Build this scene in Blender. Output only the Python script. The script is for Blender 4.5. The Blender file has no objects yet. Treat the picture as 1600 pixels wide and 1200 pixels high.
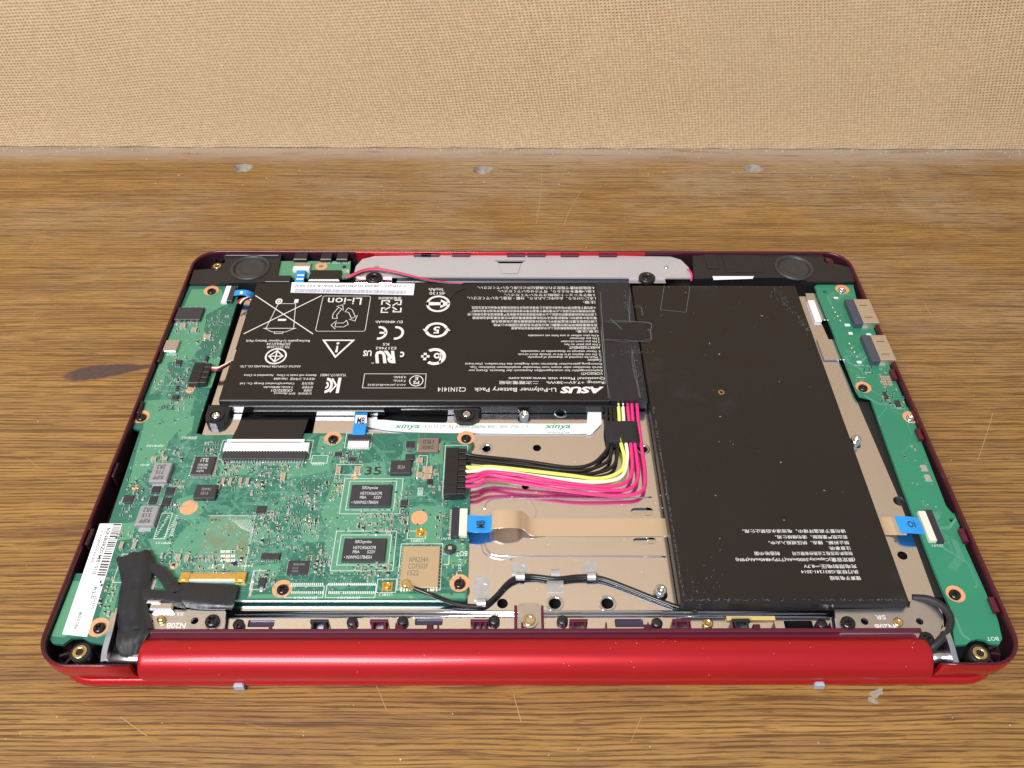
import bpy, math, random
from mathutils import Vector, Matrix
from mathutils.geometry import delaunay_2d_cdt
PI = math.pi
SC = bpy.context.scene
COL = SC.collection
S = 0.001                       # the script works in millimetres

# ------------------------------------------------------------------ camera
FPX, PITCH, YAW, ROLL = 1354.04, 0.80455, 0.012085, 0.009542     # focal length for a 1600 px wide picture
CX, CY, CZ = -7.884, -113.31, 246.779
_f = Vector((math.sin(YAW)*math.cos(PITCH), math.cos(YAW)*math.cos(PITCH), -math.sin(PITCH)))
_r0 = Vector((math.cos(YAW), -math.sin(YAW), 0)); _u0 = _r0.cross(_f)
_r = _r0*math.cos(ROLL) + _u0*math.sin(ROLL); _u = _u0*math.cos(ROLL) - _r0*math.sin(ROLL)
cam_d = bpy.data.cameras.new('camera'); cam = bpy.data.objects.new('camera', cam_d); COL.objects.link(cam)
cam_d.sensor_width = 36; cam_d.lens = FPX/1600*36; cam_d.clip_start = 0.01; cam_d.clip_end = 20
M = Matrix((_r, _u, -_f)).transposed().to_4x4(); M.translation = Vector((CX, CY, CZ))*S
cam.matrix_world = M
SC.camera = cam

LIFT = 0.0                      # the laptop's innards sit this much above their nominal levels
def P(px, py, z):               # photo pixel -> millimetres on the level z
    z = z+LIFT
    d = _r*((px-800)/FPX) - _u*((py-600)/FPX) + _f
    t = (z-CZ)/d.z
    return (CX+d.x*t, CY+d.y*t)

# ------------------------------------------------------------------ light
w = bpy.data.worlds.new('World'); SC.world = w; w.use_nodes = True
bg = w.node_tree.nodes['Background']; bg.inputs[0].default_value = (0.86, 0.92, 1.0, 1); bg.inputs[1].default_value = 0.43
def area(name, loc, target, sx, sy, power, col):
    d = bpy.data.lights.new(name, 'AREA'); d.shape = 'RECTANGLE'; d.size = sx; d.size_y = sy; d.energy = power; d.color = col
    o = bpy.data.objects.new(name, d); COL.objects.link(o); o.location = loc
    o.rotation_euler = (Vector(target)-Vector(loc)).to_track_quat('-Z', 'Y').to_euler()
area('window_light', (-0.42, -0.66, 1.06), (-0.02, 0.10, 0.0), 0.66, 0.44, 26.5, (1.0, 0.985, 0.96))
SC.view_settings.view_transform = 'Standard'; SC.view_settings.look = 'None'
SC.view_settings.exposure = 0.0; SC.view_settings.gamma = 1.0
SC.view_settings.use_curve_mapping = False
SC.cycles.max_bounces = 8

# ------------------------------------------------------------------ materials
MAT = {}
def mat(name, col, rough=0.5, metal=0.0, coat=0.0, spec=0.5, var=0.0, vscale=60, bump=0.0, bscale=400, rvar=0.0):
    m = bpy.data.materials.new(name); m.use_nodes = True; nt = m.node_tree; b = nt.nodes['Principled BSDF']
    b.inputs['Base Color'].default_value = (*col, 1); b.inputs['Roughness'].default_value = rough
    b.inputs['Metallic'].default_value = metal; b.inputs['Coat Weight'].default_value = coat; b.inputs['Specular IOR Level'].default_value = spec
    tc = nt.nodes.new('ShaderNodeTexCoord')
    if var or rvar:
        n = nt.nodes.new('ShaderNodeTexNoise'); n.inputs['Scale'].default_value = vscale; n.inputs['Detail'].default_value = 5
        nt.links.new(tc.outputs['Object'], n.inputs['Vector'])
        if var:
            mx = nt.nodes.new('ShaderNodeMix'); mx.data_type = 'RGBA'
            mx.inputs[6].default_value = (*[c*(1-var) for c in col], 1); mx.inputs[7].default_value = (*[min(1, c*(1+var)) for c in col], 1)
            nt.links.new(n.outputs[0], mx.inputs[0]); nt.links.new(mx.outputs[2], b.inputs['Base Color'])
        if rvar:
            mr = nt.nodes.new('ShaderNodeMapRange'); mr.inputs[1].default_value = .3; mr.inputs[2].default_value = .7
            mr.inputs[3].default_value = max(0, rough-rvar); mr.inputs[4].default_value = rough+rvar
            nt.links.new(n.outputs[0], mr.inputs[0]); nt.links.new(mr.outputs[0], b.inputs['Roughness'])
    if bump:
        n = nt.nodes.new('ShaderNodeTexNoise'); n.inputs['Scale'].default_value = bscale; n.inputs['Detail'].default_value = 4
        nt.links.new(tc.outputs['Object'], n.inputs['Vector'])
        bp = nt.nodes.new('ShaderNodeBump'); bp.inputs['Strength'].default_value = bump; bp.inputs['Distance'].default_value = 0.0004
        nt.links.new(n.outputs[0], bp.inputs['Height']); nt.links.new(bp.outputs[0], b.inputs['Normal'])
    MAT[name] = m
    return m
mat('red', (0.48, 0.011, 0.019), .33, .5, .18, var=.08, bump=.04, bscale=2500)
mat('rim_lip', (0.075, 0.006, 0.016), .30, .25, .2, var=.2)
mat('maroon', (0.085, 0.006, 0.022), .42, 0, bump=.08, bscale=900)
mat('dark_maroon', (0.022, 0.006, 0.011), .45, 0, var=.3)
mat('black', (0.012, 0.012, 0.015), .38, var=.3, vscale=200, bump=.1, bscale=900)
mat('black_gloss', (0.010, 0.010, 0.013), .16, rvar=.06, vscale=120)
mat('rubber', (0.014, 0.014, 0.016), .6, bump=.2, bscale=700)
mat('tape', (0.014, 0.015, 0.020), .38, bump=.7, bscale=420, rvar=.12, vscale=200)
mat('film', (0.013, 0.011, 0.011), .34, spec=.34, var=.15, vscale=30, bump=.06, bscale=150, rvar=.08)
mat('steel', (0.80, 0.81, 0.90), .14, 1, rvar=.05, vscale=25, bump=.02, bscale=80)
mat('clip_steel', (0.50, 0.51, 0.53), .38, .55, var=.25, vscale=500)
mat('chrome', (0.75, 0.75, 0.77), .12, 1)
mat('dull_steel', (0.68, 0.68, 0.72), .30, 1, var=.15, vscale=300, bump=.1, bscale=600)
mat('silver_paint', (0.50, 0.49, 0.52), .38, .25, var=.05)
mat('board_dark', (0.022, 0.140, 0.100), .33, 0, coat=.2, var=.25, vscale=70)
mat('board_light', (0.080, 0.265, 0.155), .33, 0, coat=.2, var=.12, vscale=90)
mat('board_bright', (0.024, 0.215, 0.125), .33, 0, coat=.2, var=.12, vscale=60)
mat('trace', (0.10, 0.30, 0.215), .33, 0, coat=.2)
mat('board_edge', (0.13, 0.30, 0.17), .5)
mat('mask_dark', (0.012, 0.085, 0.065), .4)
mat('copper', (0.74, 0.36, 0.19), .4, .15, var=.08, vscale=300)
mat('gold', (0.80, 0.52, 0.16), .28, .9, var=.15, vscale=900)
mat('brass', (0.78, 0.58, 0.25), .25, 1)
mat('solder', (0.64, 0.66, 0.66), .28, .75, var=.15, vscale=1500)
mat('silk', (0.70, 0.76, 0.72), .55)
mat('chip', (0.030, 0.032, 0.038), .42, var=.15, vscale=400, bump=.08, bscale=2500)
mat('chip_navy', (0.022, 0.026, 0.042), .3)
mat('chip_print', (0.52, 0.53, 0.55), .5)
mat('grey_core', (0.27, 0.265, 0.28), .55, 0, var=.15, vscale=900, bump=.1, bscale=2500)
mat('grey_mark', (0.045, 0.045, 0.05), .6)
mat('brown_core', (0.22, 0.17, 0.135), .5, .2)
mat('shield', (0.66, 0.54, 0.37), .34, .75, bump=.05, bscale=500)
mat('shield_mark', (0.20, 0.16, 0.11), .5)
mat('ceramic', (0.42, 0.27, 0.15), .45)
mat('resistor', (0.018, 0.018, 0.02), .4)
mat('white_plastic', (0.74, 0.75, 0.74), .4, var=.04)
mat('ivory', (0.72, 0.69, 0.58), .45)
mat('paper', (0.80, 0.80, 0.82), .55, var=.03, vscale=200)
mat('ink', (0.03, 0.03, 0.04), .6)
mat('bar_blue', (0.20, 0.23, 0.42), .6)
mat('print_white', (0.70, 0.69, 0.68), .5)
mat('print_dim', (0.42, 0.40, 0.39), .5)
mat('blue_tab', (0.015, 0.27, 0.70), .32, var=.06)
mat('ribbon_white', (0.76, 0.80, 0.77), .33, var=.04, vscale=60, bump=.08, bscale=130)
mat('ribbon_tan', (0.66, 0.52, 0.37), .26, .55, var=.05, vscale=90, bump=.08, bscale=100)
mat('green_ink', (0.03, 0.33, 0.18), .5)
mat('grey_ink', (0.36, 0.40, 0.40), .5)
mat('wire_black', (0.012, 0.010, 0.010), .25)
mat('wire_yellow', (0.78, 0.78, 0.16), .35)
mat('wire_white', (0.86, 0.86, 0.62), .35)
mat('wire_pink', (0.74, 0.035, 0.20), .35)
mat('wire_red', (0.50, 0.02, 0.04), .35)
mat('usb_shell', (0.66, 0.57, 0.46), .3, .75, var=.1, vscale=300)
mat('usb_blue', (0.055, 0.066, 0.095), .45)
mat('bumper', (0.33, 0.38, 0.46), .5)
mat('purple_window', (0.035, 0.025, 0.06), .3)
mat('cone', (0.035, 0.033, 0.033), .45, bump=.1)
mat('scuff', (0.17, 0.185, 0.22), .45)
mat('dust', (0.62, 0.60, 0.57), .8)
mat('kapton', (0.62, 0.45, 0.18), .35)
mat('purple_ink', (0.02, 0.01, 0.05), .4)

class NT:                       # small node-tree writer
    def __init__(s, name):
        s.m = bpy.data.materials.new(name); s.m.use_nodes = True; s.t = s.m.node_tree; s.b = s.t.nodes['Principled BSDF']; MAT[name] = s.m
        s.tc = s.n('ShaderNodeTexCoord').outputs['Object']
    def n(s, typ, **kw):
        nd = s.t.nodes.new(typ)
        for k, v in kw.items(): setattr(nd, k, v)
        return nd
    def put(s, sock, v):
        if hasattr(v, 'is_output'): s.t.links.new(v, sock)
        else: sock.default_value = v
    def math(s, op, a, b=0.0, c=0.0):
        nd = s.n('ShaderNodeMath', operation=op); s.put(nd.inputs[0], a); s.put(nd.inputs[1], b); s.put(nd.inputs[2], c); return nd.outputs[0]
    def noise(s, vec, scale, detail=4, rough=.5):
        nd = s.n('ShaderNodeTexNoise'); s.put(nd.inputs['Vector'], vec); nd.inputs['Scale'].default_value = scale
        nd.inputs['Detail'].default_value = detail; nd.inputs['Roughness'].default_value = rough; return nd.outputs[0]
    def xyz(s, v):
        nd = s.n('ShaderNodeSeparateXYZ'); s.put(nd.inputs[0], v); return nd.outputs
    def comb(s, x, y, z):
        nd = s.n('ShaderNodeCombineXYZ'); s.put(nd.inputs[0], x); s.put(nd.inputs[1], y); s.put(nd.inputs[2], z); return nd.outputs[0]
    def ramp(s, fac, a, b, lo=0.0, hi=1.0):
        nd = s.n('ShaderNodeMapRange', interpolation_type='SMOOTHSTEP'); s.put(nd.inputs[0], fac); nd.inputs[1].default_value = a; nd.inputs[2].default_value = b
        nd.inputs[3].default_value = lo; nd.inputs[4].default_value = hi; return nd.outputs[0]
    def mix(s, fac, a, b):
        nd = s.n('ShaderNodeMix', data_type='RGBA'); s.put(nd.inputs[0], fac)
        s.put(nd.inputs[6], (*a, 1) if isinstance(a, tuple) else a); s.put(nd.inputs[7], (*b, 1) if isinstance(b, tuple) else b); return nd.outputs[2]
    def bump(s, h, strength, dist):
        nd = s.n('ShaderNodeBump'); nd.inputs['Strength'].default_value = strength; nd.inputs['Distance'].default_value = dist
        s.put(nd.inputs['Height'], h); s.t.links.new(nd.outputs[0], s.b.inputs['Normal'])

# wood: grain runs along x
k = NT('wood')
x, y, z = k.xyz(k.tc)
x = k.math('MULTIPLY', x, 1000); y = k.math('MULTIPLY', y, 1000)
def N2(fx, fy, seed, det=3, r=.55, yy=None): return k.noise(k.comb(k.math('MULTIPLY', x, fx), k.math('MULTIPLY', yy or y, fy), seed), 1.0, det, r)
warp = k.math('MULTIPLY', k.math('SUBTRACT', N2(.0035, .012, 0.0), .5), 11)
yw = k.math('ADD', y, warp)
ph = k.math('MULTIPLY', N2(.008, .22, 6.0, 4, .6, yw), 12.0)
wav = k.math('SINE', k.math('ADD', k.math('MULTIPLY', yw, 4.4), ph))
brk = N2(.055, .95, 5.0, 3, .6, yw)
lines = k.math('MULTIPLY', k.ramp(wav, .15, .88), k.ramp(brk, .36, .56))
wav2 = k.math('SINE', k.math('ADD', k.math('MULTIPLY', yw, 1.75), k.math('MULTIPLY', N2(.005, .12, 16.0, 4, .6, yw), 14.0)))
lines = k.math('MAXIMUM', lines, k.math('MULTIPLY', k.math('MULTIPLY', k.ramp(wav2, .55, .98), k.ramp(N2(.03, .5, 15.0, 3, .6, yw), .42, .58)), .95))
bands = N2(.005, .10, 1.0, 5, .6, yw)
fine = N2(.020, 1.5, 2.0, 4, .6, yw)
patch = N2(.016, .16, 9.0, 4, .6, yw)
tick = N2(.11, 2.3, 8.0, 2, .5, yw)
c = k.mix(k.ramp(bands, .32, .68), (0.195, 0.094, 0.027), (0.330, 0.176, 0.046))
c = k.mix(k.ramp(fine, .36, .66, 0, .55), c, (0.40, 0.225, 0.064))
c = k.mix(k.ramp(patch, .50, .68, 0, .62), c, (0.165, 0.076, 0.034))
worn = k.math('MULTIPLY', k.ramp(N2(.011, .016, 3.0, 6, .65), .38, .66), k.ramp(y, 60, 300, .08, .70))  # pale wear and dust towards the panel, with the far haze painted in
worn = k.math('MULTIPLY', worn, k.ramp(x, -350, 250, .6, 1.15))  # stronger to the right: sheen there is painted into the wear colour
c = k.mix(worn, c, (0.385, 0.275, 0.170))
c = k.mix(k.math('MULTIPLY', lines, k.ramp(y, 60, 300, .80, .62)), c, (0.070, 0.029, 0.011))
c = k.mix(k.ramp(tick, .56, .66, 0, .6), c, (0.10, 0.042, 0.018))
dirt = k.math('MULTIPLY', k.ramp(y, 282, 300, 0, .8), k.ramp(N2(.03, .3, 7.0, 5, .6), .25, .50))
c = k.mix(dirt, c, (0.40, 0.325, 0.265))
speck = k.ramp(N2(.8, .8, 4.0, 1), .79, .82, 0, .8)
c = k.mix(speck, c, (0.62, 0.55, 0.44))
KX, KY = P(138, 583, -1.2)       # long dark burn mark with a tail
du = k.math('SUBTRACT', x, KX); dv = k.math('SUBTRACT', y, k.math('ADD', k.math('MULTIPLY', du, .17), KY))
tail = k.ramp(du, -4, 26, 1.0, .38)
dd = k.math('SQRT', k.math('ADD', k.math('POWER', k.math('DIVIDE', dv, k.math('MULTIPLY', tail, 5.4)), 2.0), k.math('POWER', k.math('DIVIDE', k.math('SUBTRACT', du, 8.0), 20.0), 2.0)))
dd = k.math('ADD', dd, k.math('MULTIPLY', k.math('SUBTRACT', N2(.30, .45, 12.0, 4, .6), .5), .55))
c = k.mix(k.ramp(dd, 1.12, .90, 0, .65), c, (0.20, 0.085, 0.040))
c = k.mix(k.ramp(dd, .98, .72, 0, .92), c, k.mix(N2(.5, .9, 13.0, 4), (0.028, 0.018, 0.020), (0.095, 0.064, 0.064)))
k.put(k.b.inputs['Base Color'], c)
k.put(k.b.inputs['Roughness'], k.ramp(bands, .3, .7, .42, .33))
k.bump(k.math('SUBTRACT', fine, k.math('MULTIPLY', lines, .8)), .25, .0005)

# hardboard: pressed mesh face, a small square weave
k = NT('hardboard')
x, y, z = k.xyz(k.tc)
wx = k.math('MULTIPLY', k.noise(k.tc, 6, 3), .016); wz = k.math('MULTIPLY', k.noise(k.comb(z, x, y), 6, 3), .012)
sx = k.math('ADD', k.math('ADD', x, wx), k.math('MULTIPLY', z, .22)); sz = k.math('ADD', k.math('ADD', z, wz), k.math('MULTIPLY', x, -.05))
a = k.math('SINE', k.math('MULTIPLY', sx, 2*PI/0.00175)); b_ = k.math('SINE', k.math('MULTIPLY', sz, 2*PI/0.00150))
pit = k.math('MULTIPLY', k.ramp(a, -.5, 1.0), k.ramp(b_, -.5, 1.0))
rough_n = k.noise(k.tc, 700, 3)
big = k.noise(k.tc, 7, 5, .6)
amp = k.math('MULTIPLY', k.ramp(k.noise(k.tc, 22, 4, .6), .25, .7, .55, 1.0), k.ramp(z, .002, .03, .35, 1.0))
c = k.mix(k.ramp(rough_n, .3, .7), (0.520, 0.370, 0.215), (0.650, 0.485, 0.300))
c = k.mix(k.math('MULTIPLY', pit, amp), c, (0.225, 0.145, 0.078))
c = k.mix(k.ramp(big, .36, .68, 0, .28), c, (0.50, 0.365, 0.235))
c = k.mix(k.ramp(k.noise(k.tc, 55, 5, .7), .62, .78, 0, .4), c, (0.40, 0.275, 0.165))
sp = k.ramp(k.noise(k.tc, 420, 1), .80, .83, 0, .7)
c = k.mix(sp, c, (0.85, 0.78, 0.65))
k.put(k.b.inputs['Base Color'], c); k.b.inputs['Roughness'].default_value = .75
k.bump(k.math('SUBTRACT', k.math('MULTIPLY', rough_n, .4), pit), .6, .0006)

# wrapped battery cell: black film with white dust and scuffs of its own
k = NT('cell_film')
n1 = k.noise(k.tc, 55, 6, .7)
dots = k.ramp(k.noise(k.tc, 620, 1), .79, .81, 0, .5)
haz = k.ramp(k.noise(k.tc, 28, 4, .6), .60, .80, 0, .10)
c = k.mix(haz, (0.0145, 0.0118, 0.0112), (0.20, 0.23, 0.30)); c = k.mix(dots, c, (0.55, 0.53, 0.5))
k.put(k.b.inputs['Base Color'], c); k.put(k.b.inputs['Roughness'], k.ramp(n1, .3, .7, .30, .46)); k.b.inputs['Specular IOR Level'].default_value = .36
k.bump(k.math('ADD', k.math('MULTIPLY', k.noise(k.tc, 14, 3), 9.0), k.noise(k.tc, 120, 4)), .2, .0006)

# ------------------------------------------------------------------ mesh helpers (millimetres in, metres out)
class MB:
    def __init__(s): s.v = []; s.f = []; s.m = []; s.sm = []
    def add(s, vs, fs, m=0, smooth=False):
        o = len(s.v); s.v += [tuple(p) for p in vs]
        for f in fs: s.f.append([o+i for i in f]); s.m.append(m); s.sm.append(smooth)
    def rings(s, rings, m=0, caps=(True, True), smooth=False, closed=True):
        n = len(rings[0]); vs = [p for r in rings for p in r]; fs = []
        for i in range(len(rings)-1):
            for j in range(n if closed else n-1):
                a, b = i*n+j, i*n+(j+1) % n
                fs.append((a, b, b+n, a+n))
        s.add(vs, fs, m, smooth)
        o = len(s.v)-len(vs)
        if caps[0]: s.f.append([o+i for i in reversed(range(n))]); s.m.append(m); s.sm.append(False)
        if caps[1]: s.f.append([o+(len(rings)-1)*n+i for i in range(n)]); s.m.append(m); s.sm.append(False)
    def box(s, x0, x1, y0, y1, z0, z1, m=0, c=0.0):
        def rr(i, z): return [(x0+i, y0+i, z), (x1-i, y0+i, z), (x1-i, y1-i, z), (x0+i, y1-i, z)]
        s.rings([rr(0, z0), rr(0, z1-c), rr(c, z1)] if c else [rr(0, z0), rr(0, z1)], m)
    def prism(s, pts, z0, z1, m=0, holes=(), c=0.0):
        if area2(pts) < 0: pts = pts[::-1]
        loops = [list(pts)]+[list(h) for h in holes]
        vs = []; es = []
        for L in loops:
            o = len(vs); n = len(L); vs += [Vector((p[0], p[1])) for p in L]; es += [(o+i, o+(i+1) % n) for i in range(n)]
        V, E_, F, *_ = delaunay_2d_cdt(vs, es, [], 0, 1e-6)
        F = [f for f in F if (lambda c: inside(c, pts) and not any(inside(c, h) for h in holes))((sum(V[i].x for i in f)/3, sum(V[i].y for i in f)/3))]
        F = [f if area2([(V[i].x, V[i].y) for i in f]) > 0 else list(reversed(f)) for f in F]
        up = [(p.x, p.y, z1) for p in V]; dn = [(p.x, p.y, z0) for p in V]
        s.add(up, F, m)
        s.add(dn, [list(reversed(f)) for f in F], m)
        for q, L in enumerate(loops):
            if q and area2(L) > 0: L = L[::-1]
            n = len(L)
            s.add([(p[0], p[1], z0) for p in L]+[(p[0], p[1], z1) for p in L], [(i, (i+1) % n, n+(i+1) % n, n+i) for i in range(n)], m)
    def cyl(s, cx, cy, prof, n=20, m=0, caps=(True, True), smooth=True):      # prof: (radius, z)
        s.rings([[(cx+r*math.cos(2*PI*i/n), cy+r*math.sin(2*PI*i/n), z) for i in range(n)] for r, z in prof], m, caps, smooth)
    def ringflat(s, cx, cy, r0, r1, z0, z1, n=28, m=0):
        c = lambda r, z: [(cx+r*math.cos(2*PI*i/n), cy+r*math.sin(2*PI*i/n), z) for i in range(n)]
        s.rings([c(r1, z0), c(r1, z1), c(r0, z1), c(r0, z0)], m, (False, False))
    def tube(s, path, r, n=8, m=0):
        pts = [Vector(p) for p in path]; rings = []; up = Vector((0, 0, 1))
        for i, p in enumerate(pts):
            t = (pts[min(i+1, len(pts)-1)]-pts[max(i-1, 0)]).normalized()
            a = t.cross(up)
            if a.length < 1e-4: a = Vector((1, 0, 0))
            a.normalize(); b = a.cross(t)
            rings.append([tuple(p+a*(r*math.cos(2*PI*j/n))+b*(r*math.sin(2*PI*j/n))) for j in range(n)])
        s.rings(rings, m, smooth=True)
    def ribbon(s, path, wid, th=.15, m=0, side=None):         # flat cable: centre path, width, thickness
        pts = [Vector(p) for p in path]; rings = []
        for i, p in enumerate(pts):
            t = (pts[min(i+1, len(pts)-1)]-pts[max(i-1, 0)]).normalized()
            a = Vector(side) if side else t.cross(Vector((0, 0, 1))).normalized()
            nn = a.cross(t).normalized()
            if nn.z < 0: nn = -nn
            w_ = (wid[i] if isinstance(wid, (list, tuple)) else wid)/2
            rings.append([tuple(p-a*w_-nn*th/2), tuple(p+a*w_-nn*th/2), tuple(p+a*w_+nn*th/2), tuple(p-a*w_+nn*th/2)])
        s.rings(rings, m)
    def mesh(s, name, mats):
        me = bpy.data.meshes.new(name)
        me.from_pydata([(a*S, b*S, (c+LIFT)*S) for a, b, c in s.v], [], s.f)
        for q in (mats if isinstance(mats, (list, tuple)) else [mats]): me.materials.append(MAT[q])
        me.polygons.foreach_set('material_index', s.m); me.polygons.foreach_set('use_smooth', s.sm)
        me.validate(); me.update()
        return me
    def build(s, name, mats, parent=None, stuff=False, label=None):
        o = bpy.data.objects.new(name, s.mesh(name, mats)); COL.objects.link(o); o.parent = parent
        if stuff: o['kind'] = 'stuff'
        if label: o['label'] = label
        return o
def area2(p): return sum(p[i][0]*p[(i+1) % len(p)][1]-p[(i+1) % len(p)][0]*p[i][1] for i in range(len(p)))
def PX(lst, z): return [P(a, b, z) for a, b in lst]
def P3(lst): return [(*P(a, b, c), c) for a, b, c in lst]
def bb(x0, y0, x1, y1, z):      # bounding box of an axis-aligned thing's top in the photo -> its plan rectangle
    if (x0+x1)/2 < 788: return P(x0, y1, z)[0], P(x1, y0, z)[0], P((x0+x1)/2, y1, z)[1], P((x0+x1)/2, y0, z)[1]
    return P(x0, y0, z)[0], P(x1, y1, z)[0], P((x0+x1)/2, y1, z)[1], P((x0+x1)/2, y0, z)[1]
def spline(pts, k=6):           # Catmull-Rom through points
    pts = [Vector(p) for p in pts]; out = []
    for i in range(len(pts)-1):
        p0, p1, p2, p3 = pts[max(i-1, 0)], pts[i], pts[i+1], pts[min(i+2, len(pts)-1)]
        for j in range(k):
            t = j/k
            out.append(0.5*((2*p1)+(p2-p0)*t+(2*p0-5*p1+4*p2-p3)*t*t+(3*p1-p0-3*p2+p3)*t**3))
    out.append(pts[-1]); return [tuple(p) for p in out]
def circ(cx, cy, r, n=20, ry=None): return [(cx+r*math.cos(2*PI*i/n), cy+(ry or r)*math.sin(2*PI*i/n)) for i in range(n)]
def rrect(x0, x1, y0, y1, r, n=5):
    out = []
    for cx, cy, a in ((x1-r, y0+r, -PI/2), (x1-r, y1-r, 0), (x0+r, y1-r, PI/2), (x0+r, y0+r, PI)):
        out += [(cx+r*math.cos(a+PI/2*i/n), cy+r*math.sin(a+PI/2*i/n)) for i in range(n+1)]
    return out
def inside(p, poly):
    c = False
    for i in range(len(poly)):
        (x1, y1), (x2, y2) = poly[i], poly[i-1]
        if (y1 > p[1]) != (y2 > p[1]) and p[0] < (x2-x1)*(p[1]-y1)/(y2-y1)+x1: c = not c
    return c

_tc = bpy.data.curves.new('lettering', 'FONT'); _tc.resolution_u = 2; _to = bpy.data.objects.new('lettering', _tc)
COL.objects.link(_to)
def glyphs(body, bold=0.0, shear=0.0):      # outline of a line of type as triangles in a unit box
    _tc.body = body; _tc.offset = bold; _tc.shear = shear
    dg = bpy.context.evaluated_depsgraph_get(); dg.update()
    me = bpy.data.meshes.new_from_object(_to.evaluated_get(dg))
    vs = [(v.co.x, v.co.y) for v in me.vertices]; fs = [tuple(p.vertices) for p in me.polygons]
    bpy.data.meshes.remove(me)
    if not vs: return [], []
    x0 = min(v[0] for v in vs); x1 = max(v[0] for v in vs); y0 = min(v[1] for v in vs); y1 = max(v[1] for v in vs)
    return [((a-x0)/(x1-x0)-.5, (b-y0)/max(1e-6, y1-y0)-.5) for a, b in vs], fs
def put_text(mb, body, cx, cy, wid, hgt, z, rot=0, m=0, bold=0.0, shear=0.0):   # centre, size in mm, level
    vs, fs = glyphs(body, bold, shear); c, s_ = math.cos(rot), math.sin(rot)
    mb.add([(cx+(a*wid)*c-(b*hgt)*s_, cy+(a*wid)*s_+(b*hgt)*c, z) for a, b in vs], fs, m)
def text_px(mb, body, x0, y0, x1, y1, z, rot=PI, m=0, bold=0.0, shear=0.0):     # fills a box of the photo
    cx, cy = P((x0+x1)/2, (y0+y1)/2, z); ym = (y0+y1)/2
    wid = P(x1, ym, z)[0]-P(x0, ym, z)[0]; hgt = P((x0+x1)/2, y0, z)[1]-P((x0+x1)/2, y1, z)[1]
    if abs(math.sin(rot)) > .5: wid, hgt = hgt, wid
    put_text(mb, body, cx, cy, wid, hgt, z, rot, m, bold, shear)
_lift = [0]
def line(mb, pts, wid, z, m=0, closed=False):       # printed line: one mitred flat strip along a plan path
    _lift[0] = (_lift[0]+1) % 12; z += _lift[0]*.0012
    q = [Vector(a[:2]) for a in pts]; q = [a for i, a in enumerate(q) if i == 0 or (a-q[i-1]).length > 1e-5]; n = len(q)
    if n < 2: return
    vs = []
    for i in range(n):
        a = q[i-1] if (i or closed) else None; b = q[(i+1) % n] if (i < n-1 or closed) else None
        t0 = (q[i]-a).normalized() if a is not None else None; t1 = (b-q[i]).normalized() if b is not None else None
        t = (t0 or t1) if (t0 is None or t1 is None) else t0+t1
        if t.length < 1e-4: t = t1
        t = t.normalized(); nr = Vector((-t.y, t.x)); s_ = 1.0
        if t0 is not None and t1 is not None: s_ = min(2.2, 1/max(.3, nr.dot(Vector((-t1.y, t1.x)))))
        vs += [(*(q[i]-nr*wid/2*s_), z), (*(q[i]+nr*wid/2*s_), z)]
    mb.add(vs, [(2*i, 2*((i+1) % n), 2*((i+1) % n)+1, 2*i+1) for i in range(n if closed else n-1)], m)

# ------------------------------------------------------------------ setting: bench top and the board behind it
TZ = -1.2                        # level of the bench top, millimetres below the laptop's own zero
def structure(o, name=None): o['kind'] = 'structure'; return o
PANEL_Y = 301.0
mb = MB()
holes_px = [(378, 262), (755, 265), (1177, 264)]
random.seed(5)
hole_loops = []
for hx, hy in holes_px:
    c0 = P(hx, hy, TZ)
    hole_loops.append([(c0[0]+(5.2*(1+.22*random.uniform(-1, 1)))*math.cos(2*PI*i/18), c0[1]+(4.0*(1+.2*random.uniform(-1, 1)))*math.sin(2*PI*i/18)) for i in range(18)])
mb.prism([(-520, -330), (520, -330), (520, 330), (-520, 330)], TZ-22, TZ, 0, hole_loops)
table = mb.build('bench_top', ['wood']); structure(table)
table['label'] = 'worn brown wood-grain bench top under the laptop'
for L in hole_loops:             # each hole is filled with chipped grey filler round a sunk screw
    cx = sum(p[0] for p in L)/18; cy = sum(p[1] for p in L)/18; m_ = MB()
    rings = [[(cx+(p[0]-cx)*f, cy+(p[1]-cy)*f, TZ-d+random.uniform(-.25, .25)*(f < 1)) for p in L] for f, d in ((1.0, .05), (.86, .8), (.62, 2.2), (.30, 3.4))]
    m_.rings(rings, 0, (False, True), True); m_.build('filled_hole', 'filler' if 'filler' in MAT else mat('filler', (0.27, 0.23, 0.19), .8, var=.85, vscale=330, bump=.8, bscale=500).name, table)
m_ = MB(); random.seed(3)        # pale scratches in the varnish
scr = [[(848, 258), (845, 300), (839, 350)], [(1340, 255), (1345, 290), (1357, 322)], [(1375, 260), (1380, 300), (1388, 340)], [(555, 325), (590, 350), (635, 380)],
       [(95, 330), (70, 362), (45, 388)], [(1550, 645), (1540, 680), (1530, 720)], [(1470, 320), (1510, 300), (1545, 285)], [(1485, 495), (1500, 503), (1518, 512)],
       [(905, 300), (890, 330), (880, 352)], [(1020, 300), (1035, 318)], [(590, 1070), (600, 1095), (606, 1110)], [(1060, 390), (1000, 386)], [(200, 325), (250, 333)],
       [(1490, 360), (1535, 372)], [(385, 1130), (420, 1140)], [(800, 1085), (812, 1130)], [(40, 715), (58, 730)], [(1440, 470), (1452, 492)], [(1400, 290), (1420, 330)],
       [(1000, 1120), (985, 1160)], [(190, 1120), (230, 1150)], [(450, 350), (480, 372)], [(700, 330), (760, 352)], [(1150, 310), (1165, 340)], [(1230, 330), (1210, 362)]]
for s_ in scr:
    p = spline([(*P(a+random.uniform(-3, 3), b, TZ), TZ+.03) for a, b in s_], 5); line(m_, [(q[0], q[1]) for q in p], random.choice((.10, .14, .2)), TZ+.03)
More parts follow.
